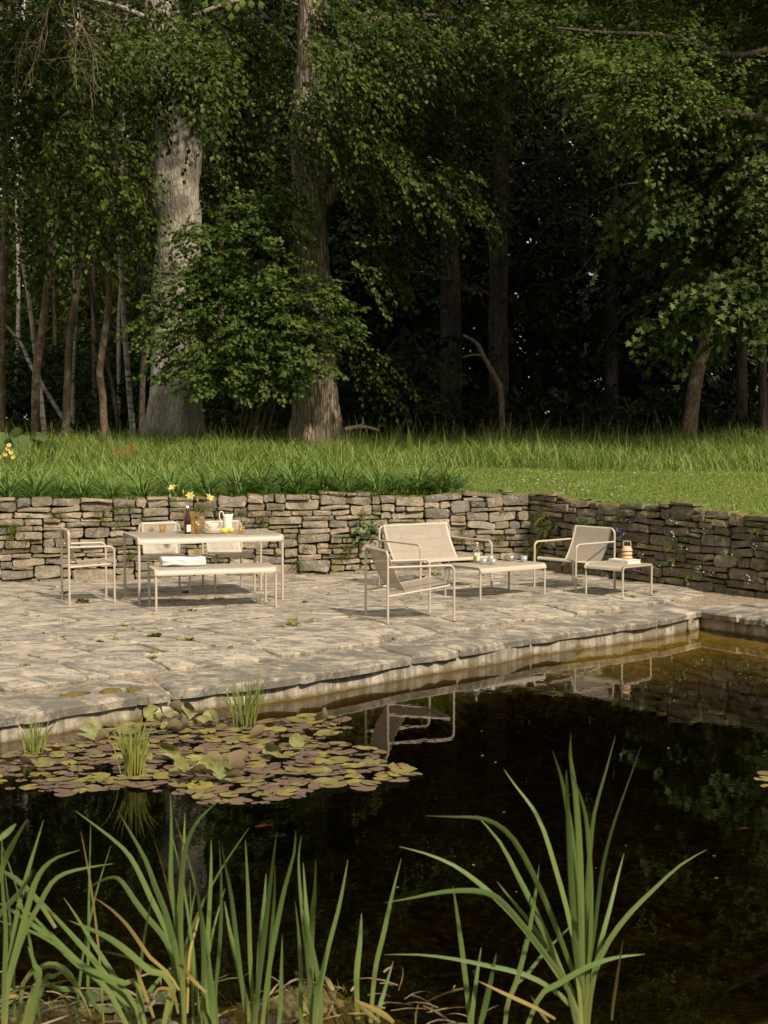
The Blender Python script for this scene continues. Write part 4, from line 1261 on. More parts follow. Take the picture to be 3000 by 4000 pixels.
# oak, centre
ox, oy = px2x(679, 31), 31.0; oz = gz(ox, oy); ob = (ox, oy, oz)
pts = [(.02, 0, -.3)] + [rel(px, py, 31, ob) for px, py in ((682, 900), (684, 820), (684, 740), (678, 640), (672, 560), (670, 470), (668, 380), (664, 280), (668, 180), (676, 60))] + [(0, .2, 15), (.2, .3, 20)]
rad = [.60, .47, .42, .40, .385, .37, .36, .36, .35, .33, .31, .24, .08]
ex = []
for k, (x0, y0, x1, y1, n) in enumerate([(700, 470, 860, 590, 34), (760, 330, 990, 400, 60), (800, 190, 1080, 185, 60), (840, 230, 970, 330, 46), (720, 250, 860, 420, 60), (880, 60, 1000, 130, 40), (700, 20, 900, 60, 50),
                                         (690, 100, 850, 260, 70), (640, 180, 720, 330, 40), (640, 300, 760, 480, 50), (700, 520, 760, 560, 12), (980, 0, 1080, 110, 40), (560, 330, 640, 480, 24), (720, 690, 780, 800, 12), (650, 0, 800, 60, 60), (650, 90, 760, 200, 50), (650, 200, 720, 300, 40)]):
    ex.append(hang(x0, y0, x1, y1, 30.8 if k == 0 else 27.5 + (k % 5) * .8, n, .24, (.75, -.3, -.5), 80 + k, .35))
tree("oak_tree", "straight furrowed oak trunk right of the maple shrub, lit near its foot", "tree", ob, pts, rad, M['oak_bark'],
     limbs=limbset(2, 13, 17, 3, PI * 1.2, PI * 1.8, 3, 1, 13) + limbset(12, 7.5, 17, 6, -PI * .2, PI * .3, 3, 3.5, 16) + limbset(14, 9, 19, 6, 0, PI, 3, 4, 14), limb_r=.06,
     crown=dict(clear=[(615, 745, 480, 1000), (630, 725, 330, 520), (380, 620, 420, 1000), (300, 450, 235, 1000)], per=16, n=30, ls=.115, mat=M['beech_leaf'], L=1.05, spread=.7, droop=.45, extra=shift(ex, ob)), flutes=4, seg=28,
     forks=[([rel(700, 440, 31, ob), rel(730, 400, 31, ob), rel(770, 350, 31, ob), rel(830, 340, 30.5, ob)], [.16, .13, .1, .05]),
            ([rel(690, 300, 31, ob), rel(722, 220, 30.8, ob), rel(760, 120, 30.5, ob), rel(800, 20, 30.2, ob)], [.18, .15, .12, .08])])
# maple shrub between them
sx, sy = px2x(540, 30), 30.0; sb = (sx, sy, gz(sx, sy))
r_ = np.random.default_rng(21)
o_ = []; d_ = []
for (cx, cy, rx, ry, n) in ((560, 690, 150, 120, 210), (450, 740, 120, 95, 150), (395, 640, 50, 60, 30), (640, 700, 110, 110, 130), (520, 560, 120, 120, 130), (570, 500, 80, 90, 70), (450, 630, 70, 100, 50), (580, 785, 90, 55, 60), (670, 680, 60, 50, 26), (480, 800, 110, 50, 60), (420, 520, 25, 50, 14), (350, 690, 50, 50, 26)):
    a = r_.uniform(0, 2 * PI, n); q = np.sqrt(r_.random(n))
    for k in range(n):
        Y = 29.2 + r_.uniform(-1.0, 1.0) * (1.15 - q[k])
        p = at((cx + rx * q[k] * math.cos(a[k])) * 1.80832, (cy + ry * q[k] * math.sin(a[k])) * 1.80832, Y)
        o_.append((p.x - sb[0], p.y - sb[1], p.z - sb[2])); d_.append((math.cos(a[k]) * .9, -.6, -.25 * math.sin(a[k]) + r_.normal(0, .3)))
P_, A_, N_, s_ = sprays(np.array(o_), np.array(d_), r_.uniform(.35, .75, len(o_)), 20, .095, .25, .34, .45, 5)
root = empty("maple_shrub", sb, 0, "leafy bright green maple shrub growing between the two big trunks", "shrub")
V, F = scatter(MAPLE, P_, A_, N_, s_)
link("foliage", np_mesh("foliage", V, F, M['maple_leaf']), root)
mb = MB()
for k in range(9):
    e = Vector(o_[int(k * len(o_) / 9.5)]); mb.tube([Vector((random.uniform(-.3, .3), 0, -.1)), Vector((e.x * .4, e.y * .5, e.z * .45)), e], [.05, .03, .012], 6)
mb.build("stem", M['dark_bark'], root)

# young trees of the left wood
young = [  # (points in 1659-wide pixels from foot to top), depth, foot radius px, bark, label
    ([(4, 905), (2, 760), (8, 600), (12, 450), (6, 280), (0, 60)], 34, 9, 'young_bark', "brown spotted trunk at the far left edge of the wood"),
    ([(100, 912), (86, 840), (74, 740), (62, 640), (50, 560), (46, 400), (30, 200)], 35, 5.5, 'birch_bark', "white birch leaning left behind a brown trunk"),
    ([(76, 915), (78, 820), (90, 720), (102, 620), (110, 530), (118, 380), (120, 150)], 34.5, 9, 'young_bark', "brown trunk curving right in front of the white birch"),
    ([(139, 912), (147, 810), (152, 720), (168, 620), (178, 550), (188, 380), (186, 100)], 34.5, 8.5, 'young_bark', "brown lichen spotted trunk second to the right of the white birch"),
    ([(226, 925), (222, 860), (216, 800), (230, 700), (236, 630), (232, 550), (246, 400), (250, 120)], 33.6, 8, 'young_bark', "wavy brown trunk standing foremost in the left wood"),
    ([(290, 905), (276, 800), (268, 690), (262, 580), (256, 480), (266, 300), (270, 100)], 36, 6, 'birch_bark', "pale speckled birch close left of the big beech"),
    ([(304, 905), (308, 820), (312, 720), (308, 600), (318, 400), (330, 150)], 36.5, 6.5, 'dark_bark', "thin dark trunk tight beside the big beech"),
    ([(262, 905), (240, 820), (216, 740), (200, 640), (190, 520), (205, 300)], 38, 4.5, 'dark_bark', "thin dark leaning stem behind the wavy trunk"),
    ([(158, 905), (158, 800), (164, 690), (160, 560), (158, 380), (160, 200)], 38, 4.5, 'birch_bark', "slender pale birch seen between two brown trunks"),
    ([(72, 800), (50, 750), (24, 715), (0, 690)], 36, 4.5, 'birch_bark', "short pale leaning birch stem at the left edge"),
    ([(258, 830), (256, 720), (262, 600), (262, 520), (280, 300)], 40, 4, 'birch_bark', "faint pale birch deep in the left wood"),
    ([(480, 780), (478, 560), (482, 380), (486, 200), (490, 60)], 40, 5.5, 'young_bark', "brown trunk rising behind the maple shrub beside the beech"),
    ([(205, 880), (203, 640), (204, 420), (206, 260), (210, 60)], 43, 5.5, 'young_bark', "reddish trunk deep in the wood above the wavy trunk"),
    ([(120, 880), (118, 640), (124, 420), (130, 200)], 45, 4.5, 'young_bark', "far thin brown trunk in the left wood"),
    ([(30, 880), (40, 640), (36, 420), (44, 200)], 44, 4.5, 'birch_bark', "far pale trunk near the left edge"),
]
for k, (pp_, Y, rpx, bk_, lb) in enumerate(young):
    x0 = px2x(pp_[0][0], Y); b = (x0, Y, gz(x0, Y)); rr0 = rpx * 1.80832 / FPX * Y
    pts = [rel(px, py, Y, b) for px, py in pp_]
    if lb.startswith("short"): pts = [(pts[0][0] + 1.2, 0, -.1)] + pts
    else: pts[0] = (pts[0][0], pts[0][1], -.25)
    top = pts[-1]
    if not lb.startswith("short"): pts = pts + [(top[0] + .2, .2, top[2] + 4)]
    rad = list(np.linspace(rr0 * 1.1, rr0 * .62, len(pts) - 1)) + [rr0 * .25]
    lim = [] if lb.startswith("short") else limbset(9, 6.5, 13, 2.6, 0, 2 * PI, 1.6, 1.2, 60 + k)
    tree("birch_tree" if bk_ == 'birch_bark' else "young_tree", lb, "tree", b, pts, rad, M[bk_], "young trees of the left wood", lim, .03,
         dict(per=6, n=20, ls=.16, mat=M['far_leaf'] if Y > 35 else M['beech_leaf'], L=.9, spread=.45) if lim else None, seg=12)

# dark trees of the right wood
darks = [([(976, 905), (974, 700), (972, 500), (968, 250), (962, 20)], 37, 22, "dark broad trunk behind the broken dead branch, left one of the pair"),
         ([(1080, 905), (1076, 700), (1080, 480), (1086, 250), (1090, 20)], 36, 20, "dark trunk with the dead branch leaning on its foot"),
         ([(1322, 900), (1320, 700), (1322, 500), (1318, 250), (1316, 0)], 40, 14, "slim dark trunk halfway between the dead branch and the leaning trunk"),
         ([(1262, 880), (1260, 700), (1258, 500), (1262, 250)], 44, 13, "far dark trunk left of the slim one in the right wood"),
         ([(1486, 935), (1500, 840), (1524, 740), (1548, 630), (1564, 540), (1590, 380), (1600, 150)], 33.5, 14, "brown trunk leaning right at the edge of the dark wood"),
         ([(1604, 930), (1602, 700), (1606, 480), (1610, 200)], 36, 11, "dark thin trunk near the right edge behind the leaning trunk"),
         ([(1650, 940), (1646, 700), (1640, 400)], 34.5, 9, "thin trunk at the very right edge of the wood"),
         ([(880, 890), (876, 700), (872, 480), (868, 200)], 42, 14, "dark trunk deep in the wood right of the oak")]
for k, (pp_, Y, rpx, lb) in enumerate(darks):
    x0 = px2x(pp_[0][0], Y); b = (x0, Y, gz(x0, Y)); rr0 = rpx * 1.80832 / FPX * Y
    pts = [rel(px, py, Y, b) for px, py in pp_]; pts[0] = (pts[0][0], pts[0][1], -.25); top = pts[-1]
    pts = pts + [(top[0], .3, top[2] + 5)]
    rad = list(np.linspace(rr0 * 1.15, rr0 * .7, len(pts) - 1)) + [rr0 * .2]
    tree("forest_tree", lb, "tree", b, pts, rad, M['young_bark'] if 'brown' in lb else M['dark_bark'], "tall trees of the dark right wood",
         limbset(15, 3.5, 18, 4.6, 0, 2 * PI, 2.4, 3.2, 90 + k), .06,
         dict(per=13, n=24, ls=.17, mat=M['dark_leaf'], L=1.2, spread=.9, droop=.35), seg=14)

# sunlit oak boughs reaching in at the upper right, and a sycamore at the right edge
qx, qy = 8.6, 27.5; qb = (qx, qy, gz(qx, qy)); ex = []
for k, (x0, y0, x1, y1, n) in enumerate([(1060, 60, 1250, 60, 60), (1230, 120, 1420, 150, 80), (1400, 60, 1560, 110, 90), (1260, 180, 1420, 250, 60), (1420, 200, 1560, 220, 60), (1120, 20, 1400, 30, 80), (1370, 120, 1520, 200, 50), (1400, 330, 1420, 360, 6), (1290, 260, 1300, 330, 7)]):
    ex.append(hang(x0, y0, x1, y1, 26.8 if k in (0, 5) else 24.6 + (k % 3) * .6, n, .2, (-.2, -.4, -.2), 120 + k, .6))
def bough(b, pts_px, Y, r0, r1):
    n = len(pts_px); return ([rel(px, py, Y, b) for px, py in pts_px], list(np.linspace(r0, r1, n)))
tree("oak_tree", "yellow green oak whose sunlit boughs hang in at the upper right", "tree", qb, [(0, 0, -.3), (0, 0, 3), (-.1, -.1, 7), (0, 0, 12), (.1, 0, 17)], [.5, .42, .36, .25, .08], M['dark_bark'],
     limbs=limbset(16, 8.5, 15, 5.5, PI * .7, PI * 1.7, 3.2, 2.0, 31), limb_r=.09,
     crown=dict(per=13, n=30, ls=.095, mat=M['oak_leaf'], L=.75, spread=.5, droop=.15, width=.4, tpl=OAKL, extra=shift(ex, qb)),
     forks=[bough(qb, [(1800, 330), (1620, 250), (1500, 245), (1370, 260), (1300, 200), (1240, 190)], 25.3, .09, .02),
            bough(qb, [(1780, 60), (1600, 120), (1450, 80), (1300, 70), (1200, 60)], 25.0, .07, .02)])
# leaves added to that oak, mostly above the view, to shade the right wood
r = np.random.default_rng(55); n_ = 1500
a = r.uniform(0, 2 * PI, n_); q = np.sqrt(r.random(n_)) * 6.3
O = np.stack([np.cos(a) * q + .3, np.sin(a) * q + 1.9, 9.6 + r.random(n_) * 6 * (1 - q / 9)], 1)
P_, A_, N_, s_ = sprays(O, np.stack([np.cos(a), np.sin(a), r.normal(-.1, .3, n_)], 1), np.full(n_, 1.3), 14, .24, .2, .35, .6, 56)
V, F = scatter(OAKL, P_, A_, N_, s_); link("crown", np_mesh("crown", V, F, M['oak_leaf']), bpy.data.objects[[o.name for o in col.objects if o.name.startswith("oak_tree")][-1]])
mx, my = 8.9, 29.0; mbse = (mx, my, gz(mx, my)); ex = []
for k, (x0, y0, x1, y1, n) in enumerate([(1560, 130, 1680, 190, 40), (1440, 300, 1680, 270, 60), (1480, 410, 1680, 340, 60), (1400, 430, 1500, 440, 26), (1400, 440, 1660, 470, 80), (1620, 500, 1680, 560, 46), (1560, 600, 1680, 660, 50), (1440, 700, 1680, 690, 30), (1500, 540, 1640, 560, 40), (1600, 300, 1680, 480, 60)]):
    ex.append(hang(x0, y0, x1, y1, 26.2 + (k % 3) * .8, n, .22, (-.7, -.3, -.25), 150 + k, .45))
tree("sycamore_tree", "broad leaved sycamore hanging over the right edge of the meadow", "tree", mbse, [(0, 0, -.3), (.1, 0, 3), (0, .1, 8), (.1, 0, 15)], [.32, .26, .2, .06], M['dark_bark'],
     limbs=limbset(16, 3, 13, 3.6, PI * .7, PI * 1.5, 1.6, 1.8, 41), limb_r=.06,
     crown=dict(per=12, n=20, ls=.145, mat=M['sycamore_leaf'], L=.9, spread=.5, droop=.3, width=.4, tpl=MAPLE, extra=shift(ex, mbse)))

# the wood behind: reads as one mass
def mass(name, boxes, ls, mat, label, seed, n_leaf=22, L=1.5):
    r = np.random.default_rng(seed); O = []; D = []
    for (x0, x1, y0, y1, z0, z1, n) in boxes:
        O.append(np.stack([r.uniform(x0, x1, n), r.uniform(y0, y1, n), r.uniform(z0, z1, n)], 1))
        a = r.uniform(0, 2 * PI, n); D.append(np.stack([np.cos(a), np.sin(a), r.uniform(-.6, .2, n)], 1))
    O = np.concatenate(O); D = np.concatenate(D)
    c = vnoise(O[:, 0], O[:, 2] * 1.2 + O[:, 1] * .3, 1.1, seed)
    k = c > -.32; O = O[k]; D = D[k]
    P_, A_, N_, s_ = sprays(O, D, r.uniform(.6, 1.3, len(O)) * L, n_leaf, ls, .35, .3, .5, seed)
    V, F = scatter(KITE, P_, A_, N_, s_)
    o = link(name, np_mesh(name, V, F, mat)); tag(o, label, None, None, "stuff"); return o
mass("forest", [(-24, 0, 58, 68, 1.2, 10, 2600), (-24, -3, 50, 58, 1.5, 9, 800), (-26, -2, 54, 66, 8, 21, 1700), (-6, 1, 50, 64, 2, 20, 1000), (-12, -5, 44, 50, 7, 14, 260)], .34, M['far_leaf'], "pale olive wood glimpsed between the left trunks", 201, 20, 1.7)
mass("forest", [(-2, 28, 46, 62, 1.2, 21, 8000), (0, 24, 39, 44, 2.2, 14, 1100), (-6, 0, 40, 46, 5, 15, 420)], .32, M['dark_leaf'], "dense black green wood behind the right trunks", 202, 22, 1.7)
mass("undergrowth", [(-14, -3.5, 38, 46, 1.4, 4.6, 800), (-14, -8, 35, 39, 1.4, 2.3, 180), (-4, 0, 34, 38, 1.4, 3.4, 200)], .17, M['brush_leaf'], "dark shrubs filling the floor of the left wood", 203, 22, .8)
mass("undergrowth", [(0, 16, 35, 42, 1.4, 3.0, 420), (-.5, 1.5, 33, 36, 1.8, 4.2, 90)], .17, M['brush_leaf'], "low dark brush along the edge of the right wood", 204, 22, .8)

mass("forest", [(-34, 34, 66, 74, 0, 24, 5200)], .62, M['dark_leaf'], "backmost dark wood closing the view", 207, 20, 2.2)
# ------------------------------------------------------------------ grass
def ribbons(name, P, h, lean, wid, mat, label, segs=3, seed=0, bend=.9, kind="stuff", extra=None):
    r = np.random.default_rng(seed); n = len(P)
    a = r.uniform(0, 2 * PI, n); l_ = np.abs(r.normal(0, lean, n))
    A = np.stack([np.cos(a) * l_, np.sin(a) * l_, np.ones(n)], 1)
    N = unit(np.stack([-np.cos(a), -np.sin(a), l_], 1) + r.normal(0, .5, (n, 3)))
    V, F = scatter(blade_tpl(bend, segs, 1.0), P, A, N, h, wid / h)
    # widths were scaled by size: the template is unit wide, so wid / h gives metres
    o = link(name, np_mesh(name, V, F, mat)); return tag(o, label, None, None, kind) if label else o
r_ = np.random.default_rng(77)
def pts_in(n, x0, x1, y0, y1, cond=None, seed=0):
    r = np.random.default_rng(seed); x = r.uniform(x0, x1, n); y = r.uniform(y0, y1, n)
    k = (np.abs(x) < y * .31 + .6) & (behind(x, y) > .25)
    if cond is not None: k &= cond(x, y)
    x, y = x[k], y[k]; return np.stack([x, y, uz(x, y)], 1)
def tall(x, y): return np.where(x > -.6 + (y - 19) * .06, y > lawn_far(x), y > 18.4)
P = pts_in(100000, -10.5, 11, 18, 33.6, tall, 1)
dens = vnoise(P[:, 0], P[:, 1], 1.8, 31); keep = np.random.default_rng(5).random(len(P)) < .62 + .5 * dens
bl = -((P[:, 0] - WC.x) * wl_n.x + (P[:, 1] - WC.y) * wl_n.y)
keep &= (bl > 1.35) | (np.random.default_rng(15).random(len(P)) < .22)
P = P[keep]; dens = dens[keep]
hh = (.30 + .16 * (P[:, 1] > 24) + .13 * vnoise(P[:, 0], P[:, 1], .9, 32)) * np.random.default_rng(6).uniform(.5, 1.35, len(P))
hh = np.where(P[:, 1] < 20.5, hh * .62, hh)
ribbons("tall_grass", P, hh, .33, np.full(len(P), .0075), M['grass'], "tall unmown grass between the wall and the wood", 4, 11, 1.2)
P = pts_in(1500, -9.5, 10, 24, 33.2, tall, 2)
ribbons("seed_stalks", P, np.random.default_rng(8).uniform(.5, .85, len(P)), .16, np.full(len(P), .004), M['weed'], "thin seeding grass stalks over the meadow", 4, 12, .5)
P = pts_in(150000, -3, 9, 16, 26.5, lambda x, y: ~tall(x, y), 3)
ribbons("lawn_grass", P, np.random.default_rng(9).uniform(.025, .06, len(P)), .5, np.full(len(P), .0055), M['lawn'], "short mown grass of the lawn", 2, 13, .8)
# daisies on the lawn
P = pts_in(620, -1, 9, 16, 25, lambda x, y: (~tall(x, y)) & (vnoise(x, y, 1.6, 61) > .12), 4)
r = np.random.default_rng(10); th = np.linspace(0, 2 * PI, 7)[:-1]
tplD = (np.array([(math.cos(a), math.sin(a), 0) for a in th]), np.array([(0, 1, 2), (0, 2, 3), (0, 3, 4), (0, 4, 5)]))
P[:, 2] += r.uniform(.045, .075, len(P))
V, F = scatter(tplD, P, np.tile([1.0, 0, 0], (len(P), 1)), np.stack([r.normal(0, .3, len(P)), np.full(len(P), -.55), np.ones(len(P))], 1), np.full(len(P), .0085))
tag(link("daisies", np_mesh("daisies", V, F, M['white_petal'])), "tiny white daisies scattered over the lawn", None, None, "stuff")

# daylily clumps along the top of the left wall
def strap_clump(seed, n=54, h=.62, wid=.0125):
    r = np.random.default_rng(seed)
    a = r.uniform(0, 2 * PI, n); l_ = r.uniform(.15, 1.0, n)
    P = np.stack([np.cos(a) * .06 * r.random(n), np.sin(a) * .06 * r.random(n), np.zeros(n)], 1)
    A = np.stack([np.cos(a) * l_, np.sin(a) * l_, np.ones(n)], 1)
    N = np.stack([np.cos(a), np.sin(a), -l_], 1) * -1
    N = unit(N + r.normal(0, .15, (n, 3)))
    hh = r.uniform(.6, 1.15, n) * h
    V, F = scatter(blade_tpl(1.15, 6, 1.0), P, A, N, hh, np.full(n, wid) / hh)
    return np_mesh("daylily_clump", V, F, M['daylily'], smooth=True)
dl = [strap_clump(300 + k) for k in range(5)]
rd = random.Random(12)
def zone(px):
    for lim, nm in ((230, "left of the dining armchair"), (490, "behind the dining armchair"), (800, "behind the table's left half"), (1110, "behind the table's right half"), (1420, "between table and sofa"), (1790, "behind the sofa")):
        if px < lim: return nm
    return "between sofa and wall corner"
u = .3; k = 0
while u < 7.35:
    for row in range(3 if rd.random() < .6 else 2):
        q = WC - wl * (LW - u) - wl_n * (.38 + row * .38 + rd.uniform(-.1, .12))
        if (WC - q.to_2d() if hasattr(q, 'to_2d') else WC - q).length < 1.05: continue
        if abs(q.x) > q.y * .3: continue
        o = link("daylily_clump", dl[k % 5], None, (q.x, q.y, gz(q.x, q.y) - .01), rd.uniform(0, 6.28)); s_ = rd.uniform(.75, 1.2); o.scale = (s_, s_, s_ * rd.uniform(.85, 1.1))
        zn = zone(1500 + FPX * q.x / q.y); tag(o, "strap leaved daylily clump " + ("at the wall edge " if row == 0 else "set back from the wall edge ") + zn.replace('behind', 'above'), "daylily", "daylilies " + ("at the wall edge " if row == 0 else "set back ") + zn); k += 1
    u += rd.uniform(.28, .46)
for (px, py) in ((948, 1062), (900, 1050)):
    q = at(px * 1.80832, py * 1.80832, 19.6)
    o = link("daylily_clump", dl[k % 5], None, (q.x, 19.5, gz(q.x, 19.5)), k * 1.3); o.scale = (1.25, 1.25, 1.15); k += 1
    tag(o, "large daylily clump arching over the wall where the lawn begins" if px > 920 else "large daylily clump next to the outermost one by the lawn", "daylily", "daylily clumps along the wall top")

# big leaved plant and flowers at the left edge
def round_leaf(r, cup=.15, n=12, seed=0):
    rr = random.Random(seed); vs = [(0, 0, -cup * r)]; fs = []
    for k in range(n):
        a = 2 * PI * k / n; q = r * (rr.uniform(.86, 1.08) if k else .55)
        vs.append((q * math.cos(a) * .5, q * math.sin(a) * .5, -cup * r * .5 + rr.uniform(-.02, .02) * r))
    for k in range(n):
        a = 2 * PI * k / n; q = r * (rr.uniform(.88, 1.1) if k else .5)
        vs.append((q * math.cos(a), q * math.sin(a), rr.uniform(-.08, .1) * r))
    for k in range(n):
        k2 = (k + 1) % n
        fs += [(0, 1 + k, 1 + k2)]; fs += [(1 + k, 1 + n + k, 1 + n + k2), (1 + k, 1 + n + k2, 1 + k2)]
    return np_mesh("leaf", np.array(vs), np.array(fs), M['big_leaf'], smooth=True)
b0 = at(40 * 1.80832, 985 * 1.80832, 27.0); gbz = gz(b0.x, 27)
bur = empty("burdock_plant", (b0.x, 27.0, gbz), 0, "plant with huge rounded pale green leaves at the left meadow edge", "plant")
for k, (px, py, s_) in enumerate(((14, 968, .28), (52, 956, .30), (88, 966, .26), (108, 972, .22), (30, 944, .22), (70, 975, .24), (-10, 955, .3), (96, 950, .2))):
    q = at(px * 1.80832, py * 1.80832, 27 + (k % 3) * .2)
    st = tube_obj("stalk", [(q.x * 0 + (k - 4) * .02, 0, 0), (q.x - b0.x, q.y - 27, q.z - gbz - .02)], bur, .008, M['stem'], 5)
    o = link("leaf", round_leaf(s_, .18, 12, k), bur, (q.x - b0.x, q.y - 27, q.z - gbz), (R(38 + k * 5 % 23), R(-12 + 7 * (k % 4)), k * 1.1))
b0 = at(20 * 1.80832, 985 * 1.80832, 24.0); fz = gz(b0.x, 24)
fl = empty("yellow_daylily", (b0.x, 24, fz), 0, "yellow daylily in bloom at the left edge of the meadow", "flowers")
for k, (px, py) in enumerate(((16, 972), (24, 980), (10, 984), (30, 990), (20, 964), (2, 990))):
    q = at(px * 1.80832, py * 1.80832, 24); l_ = Vector((q.x - b0.x, 0, q.z - fz))
    st = tube_obj("stem", [(l_.x * .3, 0, 0), (l_.x * .6, 0, l_.z * .6), l_], fl, .005, M['stem'], 5); lily(l_, (rd.uniform(-.6, .6), -.7, .5), .05, st)
b0 = at(270 * 1.80832, 985 * 1.80832, 24.5); fz = gz(b0.x, 24.5); mb = MB(); mbs = MB()
fl = empty("sorrel_plant", (b0.x, 24.5, fz), 0, "rusty red flowering sorrel standing in the tall grass left of centre", "flowers")
for k in range(16):
    x = rd.uniform(-.2, .2); z = rd.uniform(.3, .5); mbs.tube([(x * .5, 0, 0), (x, 0, z)], .003, 4)
    for j in range(7):
        c = Vector((x + rd.uniform(-.02, .02), rd.uniform(-.02, .02), z - j * .014)); mb.tube([c, c + Vector((.008, 0, .012))], [.007, .003], 5)
mbs.build("stem", M['stem'], fl); mb.build("flower_heads", M['red_petal'], fl)

# dead stalks and fallen wood at the wood's edge
r = np.random.default_rng(14); P = pts_in(260, -4, 8, 31.2, 33.5, None, 15)
ribbons("dead_stalks", P, r.uniform(.4, 1.1, len(P)), .35, np.full(len(P), .007), M['straw'], "pale dead stalks along the edge of the wood", 3, 16, .5)
db = at(1084 * 1.80832, 850 * 1.80832, 34.6)
dbr = empty("dead_branch", (db.x, 34.6, gz(db.x, 34.6)), 0, "broken bare branch curving up left against a dark trunk", "branch")
def relp(pp_, Y, o): return [at(px * 1.80832, py * 1.80832, Y) - o.location for px, py in pp_]
mb = MB(); q, rr2 = trunk_path([(0.02, 0, -.1)] + relp([(1082, 850), (1068, 812), (1046, 772), (1030, 742), (1000, 724)], 34.6, dbr), [.075, .07, .065, .055, .048, .035]); mb.tube(q, rr2, 8)
q, rr2 = trunk_path(relp([(1044, 770), (1024, 766), (998, 772)], 34.6, dbr), [.035, .026, .015]); mb.tube(q, rr2, 6); mb.build("limb", M['dead_wood'], dbr)
for (pp_, Y, rr0, lb) in (([(1010, 948), (1050, 942), (1076, 936)], 31.5, .035, "pale fallen branch half hidden in the tall grass"),
                          ([(1290, 950), (1320, 944), (1360, 952)], 31, .03, "forked pale dead stick lying in the grass edge"),
                          ([(1540, 962), (1560, 956), (1580, 955)], 30, .025, "short pale stick in the grass below the leaning trunk"),
                          ([(745, 928), (780, 922), (820, 930)], 32, .06, "rotten log by the foot of the oak")):
    b0 = at(pp_[1][0] * 1.80832, pp_[1][1] * 1.80832, Y); o = empty("fallen_branch", b0, 0, lb, "branch")
    mb = MB(); q, rr2 = trunk_path(relp(pp_, Y, o), [rr0, rr0 * .9, rr0 * .5]); mb.tube(q, rr2, 7)
    c = q[len(q) // 2]; mb.tube([c, c + Vector((.05, 0, .12)), c + Vector((.03, 0, .22))], [rr0 * .5, rr0 * .4, .006], 5); mb.build("limb", M['dead_wood'], o)
# log pile deep in the right wood
b0 = at(1095 * 1.80832, 905 * 1.80832, 42); lz = gz(b0.x, 42)
lp = empty("log_pile", (b0.x, 42, lz), 0, "stack of sawn logs deep in the dark wood", "log pile")
n_ = 0
M['log_end'] = simple("log_end", (.22, .15, .09), (.34, .25, .16), 12)
for row in range(4):
    for k in range(9 - row):
        rr0 = rd.uniform(.085, .12); mb = MB()
        x = (k - (9 - row) / 2) * .24 + rd.uniform(-.02, .02); z = .1 + row * .19
        mb.tube([(x, -.5 + rd.uniform(-.05, .05), z), (x, .5, z)], rr0, 10, 0, False); vs = mb.v[:10]; mb.add(vs, [tuple(range(10))], 1, smooth=False)
        mb.build("log", [M['dark_bark'], M['log_end']], lp)
# bare twigs hanging at the upper left, and a blurred twig close to the camera
b0 = at(150 * 1.80832, -20 * 1.80832, 28.5)
tw = empty("bare_branch", b0, 0, "bare grey twiggy branch hanging at the upper left", "branch"); mb = MB()
def twig(p, d, L_, r0, depth):
    pts_ = [p]; q = p.copy(); dd = d.copy()
    for k in range(5):
        dd = (dd + Vector((rd.gauss(0, .16), rd.gauss(0, .16), rd.gauss(-.04, .12)))).normalized(); q = q + dd * L_ / 5; pts_.append(q.copy())
        if depth and k: 
            for _ in range(2 if depth > 1 else 1): twig(q.copy(), (dd + Vector((rd.gauss(0, .7), rd.gauss(0, .4), rd.gauss(0, .5)))).normalized(), L_ * rd.uniform(.35, .6), r0 * .55, depth - 1)
    mb.tube(pts_, list(np.linspace(r0, r0 * .45, 6)), 4, caps=False)
for (dx, dz_) in ((-.25, -1), (.1, -1), (.35, -.9), (-.6, -.7)): twig(Vector((0, 0, .5)), Vector((dx, 0, dz_)).normalized(), 1.9, .014, 2)
mb.build("twigs", M['dead_wood'], tw)
b0 = at(505 * 1.80832, -60 * 1.80832, 7.0)
nt = empty("leafy_twig", b0, 0, "blurred leafy twig hanging into the top of the view, close by", "branch")
tube_obj("stem", [(.1, .1, .6), (.02, 0, .25), (0, 0, .06), (-.01, 0, -.02)], nt, .004, M['young_bark'], 6)
P = []; A = []
for (px, py) in ((448, 6), (470, 4), (495, 12), (500, 34), (512, 14), (540, 6), (560, 8), (486, 4), (522, 4)):
    q = at(px * 1.80832, (py - 8) * 1.80832, 7.0) - b0; P.append(q); A.append((q.x * 2, -.2, -.6))
V, F = scatter(OAKL, np.array(P), np.array(A), np.tile([0, -.8, .5], (len(P), 1)), np.full(len(P), .05))
link("leaf", np_mesh("leaf", V, F, M['oak_leaf']), nt)

